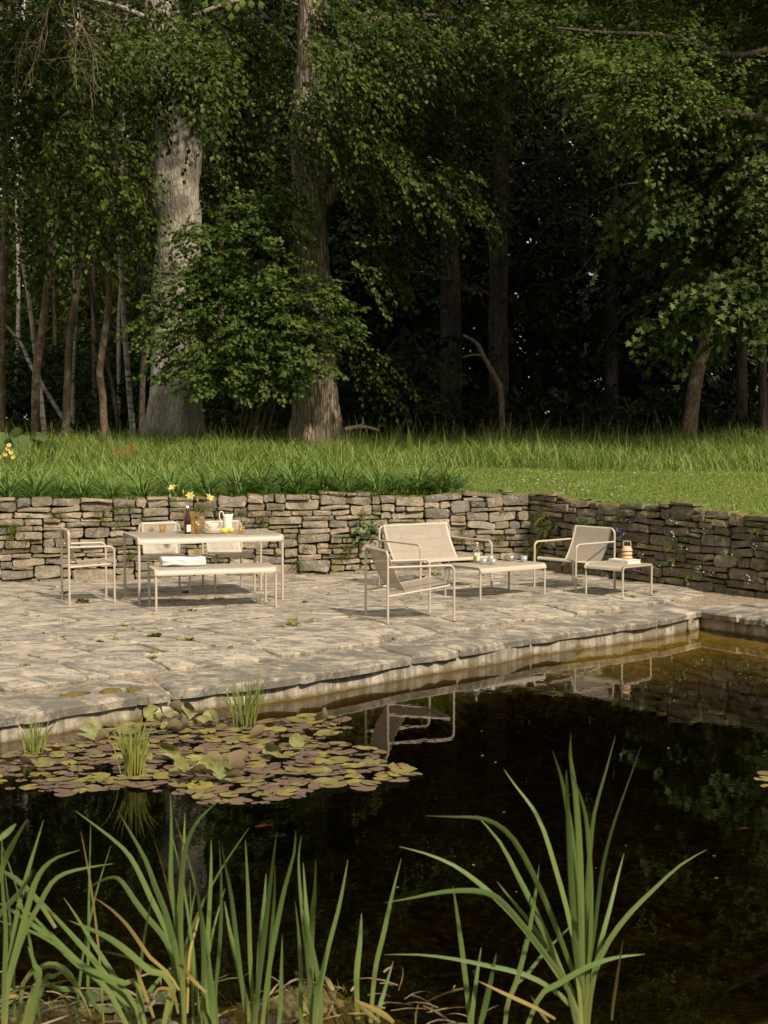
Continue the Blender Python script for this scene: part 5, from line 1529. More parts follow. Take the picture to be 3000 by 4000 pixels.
# ------------------------------------------------------------------ water lilies
def pad_mat(name, stops, back, gloss=.4):
    t = NT(name); g = t.n("NewGeometry"); oi = t.n("ObjectInfo").outputs["Random"]
    c = t.ramp(oi, stops)
    n1 = t.noise(t.pos(), 26, 5, .7)
    c = t.mix(t.ramp(n1, [(.46, 0), (.60, .75)]), c, (.16, .085, .045))
    c = t.mix(t.ramp(t.noise(t.pos(), 70, 3, .6), [(.62, 0), (.68, .6)]), c, (.30, .26, .09))
    c = t.mix(g.outputs["Backfacing"], c, back)
    d = t.n("BsdfDiffuse"); t.l(c, d.inputs[0])
    tr = t.n("BsdfTranslucent"); t.l(c, tr.inputs[0])
    gl = t.n("BsdfGlossy"); gl.inputs[0].default_value = (.9, .9, .95, 1); gl.inputs[1].default_value = .38
    a = t.n("MixShader"); a.inputs[0].default_value = .15; t.l(d.outputs[0], a.inputs[1]); t.l(tr.outputs[0], a.inputs[2])
    lw = t.n("LayerWeight"); lw.inputs[0].default_value = .2
    m = t.n("MixShader"); t.l(t.math('MULTIPLY', lw.outputs[1], gloss), m.inputs[0]); t.l(a.outputs[0], m.inputs[1]); t.l(gl.outputs[0], m.inputs[2])
    return t.done(m)
M['pad'] = pad_mat("lily_pad", [(0, (.18, .15, .025)), (.25, (.29, .26, .035)), (.5, (.21, .165, .035)), (.7, (.16, .10, .055)), (.85, (.125, .078, .062)), (1, (.29, .29, .045))], (.13, .09, .06))
M['pad_green'] = pad_mat("green_lily_pad", [(0, (.10, .15, .04)), (1, (.13, .18, .05))], (.14, .10, .05))
M['pad_up'] = pad_mat("raised_lily_leaf", [(0, (.22, .23, .06)), (.5, (.17, .20, .06)), (1, (.26, .24, .09))], (.19, .14, .08), .3)
def pad_mesh(seed, mat, fold=0.0):
    r = random.Random(seed); n = 14; vs = [(0, 0, 0)]; fs = []; notch = R(16)
    for ring, q in ((1, .55), (2, 1.0)):
        for k in range(n):
            a = notch + (2 * PI - 2 * notch) * k / (n - 1)
            rr = q * (1 + (r.uniform(-.05, .05) if ring == 2 else 0))
            x, y = rr * math.cos(a), rr * math.sin(a)
            z = (r.uniform(-.012, .03) + (.10 * max(0, math.sin(a * (1 + seed % 3) + seed)) ** 3 if seed % 2 else 0) if ring == 2 else 0)
            if fold:
                th = y * fold; z += abs(fold) * .5 * y * y + r.uniform(-.03, .05) * (ring == 2); y = math.sin(th) / fold
                z += .12 * x * x * (1 if seed % 2 else -1)
            vs.append((x, y, z))
    for k in range(n - 1):
        fs += [(0, 1 + k, 2 + k), (1 + k, 1 + n + k, 2 + n + k), (1 + k, 2 + n + k, 2 + k)]
    return np_mesh("leaf", np.array(vs), np.array(fs), mat, smooth=True)
def in_poly(x, y, P):
    c = False
    for i in range(len(P)):
        (x1, y1), (x2, y2) = P[i], P[i - 1]
        if (y1 > y) != (y2 > y) and x < (x2 - x1) * (y - y1) / (y2 - y1) + x1: c = not c
    return c
poly = [(-60, 1660), (0, 1632), (60, 1622), (130, 1600), (230, 1568), (320, 1548), (420, 1545), (540, 1552), (600, 1555), (680, 1545), (740, 1552), (765, 1572), (740, 1590), (700, 1592), (770, 1608), (835, 1632), (893, 1668), (870, 1690), (830, 1692), (745, 1712), (690, 1706), (640, 1722), (560, 1738), (500, 1742), (430, 1738), (400, 1716), (300, 1708), (200, 1705), (130, 1720), (90, 1706), (0, 1704), (-60, 1700)]
lily_o = on(430 * 1.80832, 1640 * 1.80832, WZ)
wlil = empty("water_lily", lily_o, 0, "broad patch of olive and purple water lily leaves below the terrace edge", "water lily")
pads = [pad_mesh(k, M['pad']) for k in range(8)]; ups = [pad_mesh(20 + k, M['pad_up'], .9 + .35 * (k % 4)) for k in range(6)]
rl = random.Random(33); P_ = []; tries = 0
while len(P_) < 268 and tries < 30000:
    tries += 1
    px, py = rl.uniform(-60, 895), rl.uniform(1545, 1743)
    if rl.random() > (py / 1743) ** -2 * .9: continue
    if not in_poly(px, py, poly): continue
    q = on(px * 1.80832, py * 1.80832, WZ); rr = rl.uniform(.048, .088)
    if any((q.x - a.x) ** 2 + (q.y - a.y) ** 2 < ((rr + b) * .56) ** 2 for a, b in P_): continue
    P_.append((q, rr))
for k, (q, rr) in enumerate(P_):
    o = link("leaf", pads[k % 8], wlil, (q.x - lily_o.x, q.y - lily_o.y, .003 + .014 * ((k * 7) % 10) / 10), (rl.gauss(0, .05), rl.gauss(0, .05), rl.uniform(0, 6.28)))
    o.scale = (rr, rr * rl.uniform(.88, 1.05), rr)
# the small leaves that fill the gaps, joined
Vs = []
for k in range(800):
    px, py = rl.uniform(-60, 895), rl.uniform(1545, 1743)
    if not in_poly(px, py, poly): continue
    q = on(px * 1.80832, py * 1.80832, WZ); me = pads[k % 8]; co = np.empty(len(me.vertices) * 3, np.float32); me.vertices.foreach_get("co", co)
    a = rl.uniform(0, 6.28); s_ = rl.uniform(.03, .055); c = co.reshape(-1, 3) * s_
    F = np.empty(len(me.polygons) * 3, np.int32); me.polygons.foreach_get("vertices", F)
    Vs.append((np.stack([c[:, 0] * math.cos(a) - c[:, 1] * math.sin(a) + q.x - lily_o.x, c[:, 0] * math.sin(a) + c[:, 1] * math.cos(a) + q.y - lily_o.y, c[:, 2] + .001 + .003 * rl.random()], 1), F.reshape(-1, 3)))
V, F = join(Vs); link("small_leaves", np_mesh("small_leaves", V, F, M['pad'], smooth=True), wlil)["kind"] = "stuff"
cl = [(330, 1552), (352, 1560), (380, 1556), (405, 1552), (425, 1560), (440, 1572), (455, 1560), (400, 1575), (370, 1590), (395, 1585), (200, 1592), (228, 1602), (190, 1600), (470, 1575), (505, 1560), (360, 1642), (300, 1655), (462, 1670), (480, 1690), (510, 1685), (448, 1690), (520, 1670), (420, 1695), (390, 1680), (500, 1700), (60, 1668), (170, 1680), (590, 1640), (640, 1615), (700, 1562), (730, 1572), (560, 1600)]
for k, (px, py) in enumerate(cl):
    q = on(px * 1.80832, py * 1.80832, WZ); rr = rl.uniform(.062, .09) if (415 < px < 530 and py > 1660) else rl.uniform(.06, .09)
    o = link("leaf", ups[k % 6], wlil, (q.x - lily_o.x, q.y - lily_o.y, rr * rl.uniform(.5, .9)), (rl.uniform(.2, 1.15) * rl.choice((1, 1, -1)), rl.uniform(-.6, .6), rl.uniform(0, 6.28)))
    o.scale = (rr, rr, rr)
def small_lily(pts, rr0, label, mat, seed):
    b = on(pts[0][0], pts[0][1], WZ); o = empty("water_lily", b, 0, label, "water lily")
    for k, (x, y, s_) in enumerate(pts):
        q = on(x, y, WZ); me = pad_mesh(seed + k, mat)
        l_ = link("leaf", me, o, (q.x - b.x, q.y - b.y, .003 + k * .002), (0, 0, k * 2.1)); l_.scale = (rr0 * s_,) * 3
small_lily([(390, 3888, 1.1), (425, 3942, .8), (600, 3905, 1.0), (342, 3930, .5), (560, 3952, .6), (640, 4020, .9)], .062, "few round green lily pads among the cattails at the near bank", M['pad_green'], 60)
small_lily([(2992, 3022, 1), (2985, 3046, 1.1), (3000, 3075, .8)], .06, "small yellow lily pads at the right edge of the pond", M['pad'], 70)

# ------------------------------------------------------------------ sedges standing in the pond
def blade_curve(pts, width, mat_i=0, tw=0.0, seed=0, n=12):
    """long flat leaf: pts foot to tip, returns verts, faces, uv"""
    P, _ = trunk_path(pts, [0] * len(pts), max(2, n // (len(pts) - 1)))
    r = random.Random(seed); vs = []; fs = []; uv = []
    m_ = len(P); rot = r.uniform(-.4, .4)
    for i, p in enumerate(P):
        t = i / (m_ - 1)
        tan = (P[min(i + 1, m_ - 1)] - P[max(i - 1, 0)]).normalized()
        view = (p - Vector((0, 0, CAMH))).normalized()
        sd = tan.cross(view); sd = sd.normalized() if sd.length > 1e-4 else Vector((1, 0, 0))
        sd = Matrix.Rotation(rot + tw * t, 3, tan) @ sd; nn = tan.cross(sd)
        w_ = width * (.55 + .45 * math.sin(min(1, t * 1.6) * PI / 2)) * (1 - max(0, (t - .35) / .65) ** 2.2) + .0006
        vs += [p - sd * w_ / 2, p + nn * w_ * .10, p + sd * w_ / 2]
    for i in range(m_ - 1):
        for k in (0, 1):
            a = i * 3 + k; fs.append((a, a + 1, a + 4, a + 3)); t0 = i / (m_ - 1); t1 = (i + 1) / (m_ - 1)
            uv.append([(k / 2, t0), ((k + 1) / 2, t0), ((k + 1) / 2, t1), (k / 2, t1)])
    return vs, fs, uv
def cattail_mat(name, stops):
    t = NT(name); uv = t.n("UVMap").outputs[0]; sx = t.n("SeparateXYZ"); t.l(uv, sx.inputs[0])
    oi = t.n("ObjectInfo").outputs["Random"]
    c = t.ramp(sx.outputs[1], stops)
    c = t.mix(1.0, c, t.ramp(oi, [(0, (.75, .82, .8)), (1, (1.2, 1.12, 1.0))]), 'MULTIPLY')
    wv = t.math('MULTIPLY', t.math('SINE', t.math('MULTIPLY', sx.outputs[0], 40)), .24)
    c = t.mix(t.math('ADD', wv, .24), c, (.20, .24, .10))
    c = t.mix(t.ramp(t.noise(t.pos(), 30, 5, .7), [(.60, 0), (.72, .5)]), c, (.20, .17, .06))
    d = t.n("BsdfDiffuse"); t.l(c, d.inputs[0]); tr = t.n("BsdfTranslucent"); t.l(t.mix(1.0, c, (1.1, 1.1, .6), 'MULTIPLY'), tr.inputs[0])
    gl = t.n("BsdfGlossy"); gl.inputs[0].default_value = (.8, .85, .8, 1); gl.inputs[1].default_value = .4
    a = t.n("MixShader"); a.inputs[0].default_value = .3; t.l(d.outputs[0], a.inputs[1]); t.l(tr.outputs[0], a.inputs[2])
    lw = t.n("LayerWeight"); lw.inputs[0].default_value = .25
    m = t.n("MixShader"); t.l(t.math('MULTIPLY', lw.outputs[1], .22), m.inputs[0]); t.l(a.outputs[0], m.inputs[1]); t.l(gl.outputs[0], m.inputs[2])
    return t.done(m)
M['cattail'] = cattail_mat("cattail_leaf", [(0, (.34, .30, .13)), (.14, (.20, .22, .06)), (.3, (.14, .20, .05)), (.8, (.115, .18, .045)), (.965, (.15, .19, .05)), (.985, (.32, .22, .08)), (1, (.42, .30, .14))])
M['cattail_dry'] = cattail_mat("dry_cattail_leaf", [(0, (.42, .32, .10)), (.4, (.38, .27, .08)), (.8, (.32, .20, .07)), (1, (.3, .2, .1))])
M['sedge'] = cattail_mat("sedge_leaf", [(0, (.30, .22, .06)), (.3, (.26, .26, .05)), (.7, (.17, .20, .035)), (1, (.2, .17, .05))])
def sedge(px, py, h, n, spread, label, seed, mix=0):
    b = on(px, py, WZ - .02); o = empty("sedge_tuft", b, 0, label, "sedge")
    r = random.Random(seed)
    mb = MB()
    for k in range(n):
        a = r.uniform(0, 2 * PI); q = r.uniform(0, spread); hh = h * r.uniform(.5, 1.1); ln = r.uniform(.05, .42)
        f = Vector((math.cos(a) * q, math.sin(a) * q, 0)); d = Vector((math.cos(a + r.gauss(0, .5)), math.sin(a), 0)) * ln * hh
        vs, fs, uv = blade_curve([b + f, b + f + d * .35 + Vector((0, 0, hh * .55)), b + f + d + Vector((0, 0, hh * (1 - ln * .3)))], r.uniform(.006, .011), 0, .8, k, 6)
        mb.add([v - b for v in vs], fs, 0, uv)
    mb.build("leaves", M['sedge'], o)
    mb = MB()
    for k in range(10):
        a = r.uniform(0, 6.28); c = Vector((math.cos(a), math.sin(a) * .8, 0)) * spread * r.uniform(.1, .9); mb.lathe([(.035, -.05), (.03, .02), (.015, .045), (0, .05)], 7, c)
    mb.build("root_mound", M['soil'], o)
sedge(958, 2850, .44, 60, .085, "tallest yellow green sedge tuft in the pond, against the terrace edge", 1)
sedge(520, 3045, .42, 55, .07, "green sedge tuft rising from the middle of the lily leaves", 2)
sedge(140, 2955, .25, 40, .08, "small short sedge tuft near the pond wall at the left", 3)

# ------------------------------------------------------------------ cattails on the near bank: every leaf a part
def A6(l): return [(x * .9042, 3000 + y * .9042) for x, y in l]
def A7(l): return [(1500 + x * .9042, 2900 + y * .9042) for x, y in l]
def cattail(label, Y, foot, leaves, seed, conv=1.0, wid=.0205):
    z0 = WZ - .06
    b = Vector((on(foot[0], foot[1], z0).x * 0 + at(foot[0], 4000, Y).x, Y, z0))
    o = empty("cattail", b, 0, label, "cattail")
    r = random.Random(seed)
    for k, lf in enumerate(leaves):
        pts, kind = (lf, 0) if not isinstance(lf, tuple) else lf
        pts = pts[::-1]; n = len(pts); tilt = r.uniform(-.28, .28); y0 = r.uniform(-.06, .06)
        W = []
        x4 = pts[0][0] + (pts[0][0] - pts[min(1, n - 1)][0]) * .5
        f = at(foot[0] + (x4 - foot[0]) * (1 - conv) , 4000, Y + y0); f.z = z0
        if pts[0][1] > 3700 and not kind: W.append(Vector((f.x, Y + y0, z0)))
        for i, (x, y) in enumerate(pts):
            t = (i + 1) / n; W.append(at(x, y, Y + y0 + tilt * t * t))
        ww = wid * r.uniform(.8, 1.15) * (.62 if kind else 1)
        vs, fs, uv = blade_curve(W, ww, 0, r.uniform(-.9, .9), seed * 100 + k, 16)
        mb = MB(); mb.add([v - b for v in vs], fs, 0, uv); mb.build("leaf", M['cattail_dry'] if kind else M['cattail'], o)
    return o
D = lambda l: (l, 1)
cattail("largest cattail clump, its leaves fanning over the open water at the right", 5.0, (2285, 4000), [A7(l) for l in (
    [(180, 317), (310, 322), (400, 325), (480, 350), (560, 420), (640, 560), (720, 740), (800, 950), (850, 1100)],
    [(65, 450), (180, 480), (300, 530), (400, 600), (480, 670), (560, 750), (650, 860), (750, 1000), (840, 1170)],
    [(5, 693), (130, 670), (260, 645), (380, 640), (460, 655), (520, 700), (600, 790), (700, 920), (800, 1080)],
    [(517, 115), (570, 190), (640, 280), (690, 380), (740, 540), (790, 720), (825, 900), (850, 1150)],
    [(727, 35), (765, 150), (795, 300), (815, 450), (830, 700), (845, 1000), (855, 1150)],
    [(808, -40), (805, 60), (825, 200), (840, 380), (850, 600), (855, 900), (862, 1150)],
    [(805, 115), (840, 210), (870, 310), (885, 450), (895, 650), (890, 900), (870, 1150)],
    [(1001, -33), (960, 120), (910, 300), (893, 440), (878, 640), (868, 860), (862, 1150)],
    [(1112, 15), (1060, 160), (1000, 330), (960, 470), (935, 600), (910, 800), (880, 1000), (870, 1150)],
    [(1395, 463), (1280, 530), (1160, 640), (1060, 740), (970, 860), (910, 1000), (885, 1170)],
    [(1037, 480), (1010, 580), (975, 720), (940, 850), (905, 1000), (880, 1170)],
    [(400, 315), (500, 430), (580, 580), (650, 720), (720, 880), (790, 1050), (840, 1170)],
    [(488, 600), (550, 680), (640, 790), (720, 920), (800, 1080), (840, 1170)],
    [(650, 760), (700, 850), (760, 980), (830, 1130)],
    [(788, 118), (790, 200), (800, 420), (815, 700), (840, 1000), (855, 1170)],
    [(845, 640), (850, 800), (855, 1000), (860, 1150)],
    [(0, 917), (150, 917), (300, 935), (450, 965), (600, 1000), (720, 1060), (800, 1130), (840, 1190)])], 1)
cattail("low cattail with crossing leaves left of the largest clump", 4.9, (1960, 4000), [A7(l) for l in (
    [(895, 703), (800, 800), (700, 900), (620, 1000), (540, 1100)], [(670, 530), (655, 650), (620, 850), (570, 1040), (530, 1150)],
    [(1125, 915), (1000, 930), (880, 970), (760, 1040), (660, 1120)])] + [D(A7(l)) for l in ([(405, 1030), (520, 1085), (650, 1145), (740, 1195)], [(635, 1095), (680, 1170), (710, 1210)])], 2, .6)
cattail("three narrow upright cattail leaves left of the largest clump", 5.1, (1840, 4000), [A7(l) for l in (
    [(298, 620), (320, 770), (345, 960), (370, 1190)], [(420, 885), (400, 1020), (380, 1190)], [(485, 910), (455, 1060), (425, 1190)])], 3, .7)
cattail("single thin yellow cattail leaf right of the largest clump", 5.1, (2388, 4000), [D(A7([(1033, 850), (1010, 1000), (990, 1130), (984, 1200)]))], 4)
cattail("pair of cattail leaves standing near the middle of the pond bank", 5.2, (1440, 4000), [A7([(75, 500), (40, 640), (0, 820), (-40, 1000)]), A7([(40, 945), (0, 1080), (-20, 1150)])] + [A6([(1562, 625), (1555, 750), (1540, 920)])], 5, .3)
cattail("cattail fan left of centre with two bowed leaf tips", 5.0, (722, 4000), [A6(l) for l in (
    [(325, 185), (420, 255), (530, 345), (590, 430), (650, 560), (700, 660), (750, 780), (780, 900), (795, 1060)],
    [(520, 205), (570, 290), (630, 400), (670, 510), (710, 610), (745, 730), (775, 880), (795, 1060)],
    [(735, 110), (740, 220), (740, 350), (738, 500), (760, 640), (770, 800), (785, 1000)],
    [(798, 195), (795, 330), (785, 480), (775, 640), (780, 800), (795, 1060)],
    [(940, 145), (870, 210), (825, 280), (795, 380), (785, 500), (780, 700), (795, 1000)],
    [(360, 535), (430, 490), (490, 472), (530, 495), (580, 570), (640, 650), (700, 720), (740, 800), (775, 930), (795, 1060)],
    [(645, 450), (690, 560), (730, 680), (760, 800), (785, 1000)])] +
    [D(A6(l)) for l in ([(400, 555), (480, 610), (550, 680), (600, 750), (650, 820), (720, 880), (775, 960)], [(880, 560), (850, 680), (820, 800), (812, 950), (810, 1060)], [(785, 825), (820, 900), (890, 970)])], 6)
cattail("close row of upright cattail leaves right of the bowed fan", 5.15, (940, 4000), [A6(l) for l in (
    [(835, 425), (850, 520), (870, 660), (880, 800), (882, 1050)], [(912, 310), (912, 440), (905, 600), (895, 800), (890, 1000)],
    [(955, 315), (975, 430), (1000, 560), (1020, 730), (1040, 900), (1060, 1060)], [(945, 310), (955, 460), (955, 640), (945, 820), (930, 1000)],
    [(970, 575), (990, 690), (1020, 820), (1050, 950), (1075, 1060)], [(893, 730), (900, 860), (905, 1050)], [(875, 785), (900, 900), (915, 1050)])], 7, .25)
cattail("dense upright cattail tuft at the centre of the bank", 5.1, (1000, 4000), [A6(l) for l in (
    [(1060, 310), (1068, 460), (1075, 640), (1080, 800), (1090, 1000)], [(1197, 275), (1180, 400), (1160, 560), (1140, 740), (1120, 900), (1105, 1060)],
    [(1150, 455), (1140, 600), (1125, 760), (1115, 950)], [(1188, 410), (1185, 560), (1170, 760), (1160, 950)],
    [(1277, 270), (1270, 370), (1230, 520), (1200, 660), (1165, 850), (1140, 1050)], [(1220, 720), (1215, 900), (1210, 1060)], [(1108, 860), (1112, 960), (1110, 1060)])], 8, .25)
cattail("upright cattail tuft beside the mossy mud hummock", 5.1, (1220, 4000), [A6(l) for l in (
    [(1302, 290), (1290, 400), (1300, 560), (1320, 740), (1340, 950)], [(1365, 395), (1360, 540), (1350, 640), (1345, 800)],
    [(1503, 395), (1485, 500), (1460, 620), (1420, 770), (1390, 920), (1370, 1060)], [(1275, 575), (1290, 720), (1300, 900), (1300, 1060)],
    [(1412, 770), (1390, 880), (1365, 1000)], [(1310, 410), (1320, 560), (1330, 700), (1340, 900)], [(1306, 625), (1325, 760), (1345, 1000)], [(1300, 560), (1330, 700), (1365, 860), (1385, 1000)])], 9, .3)
cattail("cattail clump lying over to the left with long arching leaves", 4.95, (585, 4000), [A6(l) for l in (
    [(-40, 650), (120, 700), (240, 760), (340, 840), (440, 920), (530, 1000), (610, 1080)], [(110, 500), (200, 600), (290, 700), (380, 800), (460, 900), (560, 1010), (620, 1080)],
    [(275, 560), (330, 640), (390, 740), (450, 830), (520, 940), (590, 1040)], [(-20, 575), (90, 640), (220, 740), (340, 850), (480, 980)],
    [(150, 640), (230, 740), (320, 830), (430, 890), (540, 930), (600, 950)], [(745, 845), (690, 910), (630, 990), (590, 1080)],
    [(430, 790), (560, 820), (680, 880), (760, 920)], [(300, 660), (400, 700), (480, 740), (560, 800), (650, 880), (740, 940)], [(60, 560), (180, 680), (300, 800), (420, 920), (540, 1030)])] +
    [D(A6([(575, 810), (600, 900), (640, 1010), (665, 1080)])), D(A6([(660, 1000), (685, 955), (745, 968), (770, 1060)]))], 10)
cattail("cattail clump cut off by the left edge of the view", 4.9, (12, 4000), [A6(l) for l in (
    [(345, 355), (250, 385), (190, 430), (150, 500), (120, 600), (80, 750), (40, 900), (15, 1050)], [(488, 413), (380, 430), (280, 455), (220, 500), (170, 590), (110, 700), (60, 850), (30, 1000)],
    [(188, 225), (150, 350), (120, 450), (80, 600), (50, 780), (20, 950)], [(145, 435), (90, 530), (0, 630), (-60, 720)], [(70, 240), (30, 280), (-20, 320)],
    [(118, 220), (60, 320), (20, 400), (-10, 500)], [(8, 270), (10, 500), (25, 700), (20, 900), (15, 1060)], [(120, 770), (150, 850), (165, 930)], [(-60, 440), (20, 452), (80, 490), (160, 570), (240, 690)])], 11, .8)
cattail("low twisted cattail with yellow stems at the lower left", 5.1, (60, 4000), [A6(l) for l in (
    [(390, 1080), (350, 980), (300, 890), (240, 850), (180, 860), (100, 930)], [(280, 875), (230, 900), (190, 930)], [(460, 1100), (400, 1010), (330, 960), (250, 955), (150, 940)])] +
    [D(A6(l)) for l in ([(370, 900), (280, 920), (180, 940), (100, 950), (20, 990), (-40, 1030)], [(400, 1095), (340, 960), (240, 860), (150, 880), (100, 930)], [(-30, 1030), (40, 990), (90, 985)])], 12, .8)
cattail("broken yellow cattail stub on the mud hummock", 5.2, (1400, 4000), [D(A6(l)) for l in ([(1530, 1000), (1580, 1050), (1640, 1100)], [(1520, 995), (1500, 1050), (1460, 1090)], [(1400, 900), (1420, 925), (1440, 960)], [(1530, 1000), (1650, 1060), (1700, 1100)])], 13, .4, .03)

rc = random.Random(91); lv = []
for k in range(14):
    bx_ = rc.choice([rc.gauss(150, 70), rc.gauss(380, 90), rc.gauss(760, 60)]); hgt = rc.uniform(350, 900); ln = rc.gauss(0, 170)
    lv.append([(bx_ + ln, 4060 - hgt), (bx_ + ln * .55, 4060 - hgt * .72), (bx_ + ln * .2, 4060 - hgt * .38), (bx_, 4060)])
cattail("thicket of short thin cattail leaves filling the lower left corner", 5.2, (380, 4000), [l if k % 9 else (l, 1) for k, l in enumerate(lv)], 14, .1, .012)
# ------------------------------------------------------------------ plants rooted in the walls
def tuft_mesh(seed, n, h, wid, mat, up=1.0, out=.5, name="grass_tuft"):
    r = np.random.default_rng(seed); a = r.uniform(0, 2 * PI, n)
    A = np.stack([np.cos(a) * .5, -np.abs(r.normal(out, .3, n)), np.full(n, up) + r.normal(0, .35, n)], 1)
    N = unit(np.stack([-np.cos(a) * .3, np.ones(n) * .7, np.full(n, .9)], 1) + r.normal(0, .3, (n, 3)))
    hh = h * r.uniform(.5, 1.2, n)
    P = np.stack([r.normal(0, .022, n), r.normal(0, .01, n), r.normal(0, .012, n)], 1)
    V, F = scatter(blade_tpl(1.7, 4, 1.0), P, A, N, hh, np.full(n, wid) / hh)
    return np_mesh(name, V, F, mat)
def cushion(seed, n, r0, leaf, mat, flowers=None, nf=0, fs_=.011, name="wall_plant"):
    r = np.random.default_rng(seed)
    d = unit(r.normal(0, 1, (n, 3)) * np.array([1, .8, .8]) + np.array([0, -.5, .1])); P = d * r0 * r.uniform(.3, 1, (n, 1)) * np.array([1.25, .7, .8])
    V, F = scatter(KITE, P, d + r.normal(0, .5, (n, 3)), d * .4 + np.array([0, -.4, .9]), leaf * r.uniform(.6, 1.3, n)); mi = np.zeros(len(F), int)
    if nf:
        d = unit(r.normal(0, 1, (nf, 3)) * np.array([1, .5, .9]) + np.array([0, -.9, .35])); P = d * r0 * r.uniform(.8, 1.15, (nf, 1)) * np.array([1.25, .8, .9])
        V2, F2 = scatter(tplD, P, np.cross(d, np.array([0, 0, 1.0]) + r.normal(0, .1, 3)), d + np.array([0, -.6, .3]), fs_ * r.uniform(.7, 1.2, nf))
        F = np.concatenate([F, F2 + len(V)]); V = np.concatenate([V, V2]); mi = np.concatenate([mi, np.ones(len(F2), int)])
    return np_mesh(name, V, F, [mat, flowers or mat], mi)
def on_wall(px, py, which, out=.03):
    d = ray(px, py); nn, o = (wl_n, WC) if which == 0 else (wr_n, WC)
    t = (o.x * nn.x + o.y * nn.y) / (d.x * nn.x + d.y * nn.y)
    return Vector((d.x * t + nn.x * out, t + nn.y * out, CAMH + d.z * t))
angw = (math.atan2(wl_n.y, wl_n.x) + PI / 2, math.atan2(wr_n.y, wr_n.x) + PI / 2)
tf = [tuft_mesh(400 + k, 20 + 6 * (k % 3), .15 + .03 * (k % 3), .0035, M['weed'] if k % 3 else M['grass']) for k in range(6)]
rt = random.Random(50)
for k in range(66):
    px = rt.uniform(10, 2020); py = rt.uniform(1985, 2235)
    if k < 8: px, py = ((370, 2010), (1330, 2180), (1360, 2150), (800, 2200), (1080, 2170), (1160, 2210), (1185, 2150), (940, 2010))[k]
    q = on_wall(px, py, 0, .02)
    o = link("grass_tuft", tf[k % 6], None, q, angw[0]); s_ = rt.uniform(.6, 1.25); o.scale = (s_, s_, s_)
    hz = 'high' if py < 2070 else 'halfway up' if py < 2160 else 'low'; tag(o, f"thin grass tuft rooted {hz} in the sunlit wall {zone(px)}", "grass tuft", f"grass tufts {hz} in the wall {zone(px)}")
for k in range(40):
    px = rt.uniform(2080, 2990); py = rt.uniform(1990 + (px - 2060) * .05, 2200 + (px - 2060) * .1)
    if k < 5: px, py = ((2120, 2080), (2140, 2030), (2100, 2130), (2170, 2060), (2110, 2160))[k]
    q = on_wall(px, py, 1, .02)
    o = link("grass_tuft", tf[(k * 5) % 6], None, q, angw[1]); s_ = rt.uniform(.55, 1.2) if k >= 5 else 1.5; o.scale = (s_, s_, s_)
    hz = 'high' if py < 2060 + (px - 2060) * .06 else 'halfway up' if py < 2140 + (px - 2060) * .08 else 'low'; zz = 'near the wall corner' if px < 2200 else 'behind the corner armchair' if px < 2400 else 'behind the side table' if px < 2560 else 'right of the side table' if px < 2780 else 'at the right edge'
    tag(o, f"thin grass tuft rooted {hz} in the shaded wall {zz}", "grass tuft", f"grass tufts {hz} in the shaded wall {zz}")
def wp(name, me, px, py, which, label, cat="wall plant", s_=1.0, out=.04, group=None):
    q = on_wall(px, py, which, out); o = link(name, me, None, q, angw[which]); o.scale = (s_, s_, s_); return tag(o, label, cat, group)
# broad leaved sapling beside the sofa
q = on_wall(1440, 2075, 0, .05)
sap = empty("wall_sapling", q, angw[0], "leafy green sapling growing out of the wall behind the sofa", "plant")
r = np.random.default_rng(9); n = 64
P = np.stack([r.normal(-.02, .13, n), -.03 - .12 * r.random(n), r.normal(.0, .10, n)], 1); P[:, 2] += .12 * (np.abs(P[:, 0] - .06) < .06) * r.random(n)
V, F = scatter(OAKL, P, np.stack([P[:, 0] * 4 + r.normal(0, .4, n), np.full(n, -.5), r.normal(-.2, .4, n)], 1), np.stack([r.normal(0, .3, n), np.full(n, -.6), np.ones(n)], 1), r.uniform(.045, .085, n))
link("leaf", np_mesh("leaf", V, F, M['wall_leaf']), sap)["kind"] = "stuff"
mb = MB()
for k in range(7): mb.tube([(0, .03, -.1), tuple(P[k * 7] * .5), tuple(P[k * 7])], [.006, .004, .002], 5)
mb.build("stem", M['dark_bark'], sap)
pu = [cushion(500 + k, 90, .075, .02, M['wall_leaf'], M['purple'], 12) for k in range(3)]
wh = [cushion(520 + k, 50, .06, .018, M['wall_leaf'], M['white_petal'], 16, .007) for k in range(3)]
gr = [cushion(540 + k, 130, .07, .02, M['wall_leaf']) for k in range(2)]
wp("wall_plant", gr[0], 2290, 2042, 1, "wide green leafy cushion just above the backrest of the corner armchair", s_=1.5)
wp("wall_plant", gr[1], 2370, 2045, 1, "green cushion right of the armchair's top rail", s_=1.0)
wp("wall_plant", pu[0], 2425, 2078, 1, "purple flowering cushion high behind the armchair's right leg")
wp("wall_plant", pu[1], 2462, 2042, 1, "topmost purple flowering cushion, above the lantern", s_=.8)
wp("wall_plant", pu[2], 2450, 2105, 1, "purple flowering cushion directly behind the lantern handle", s_=1.1)
wp("wall_plant", pu[0], 2490, 2232, 1, "lowest purple flowering cushion, seen under the side table", s_=1.15)
wp("daisy_plant", wh[0], 2058, 2112, 1, "white daisies in the wall corner by the sofa armrest", s_=.8)
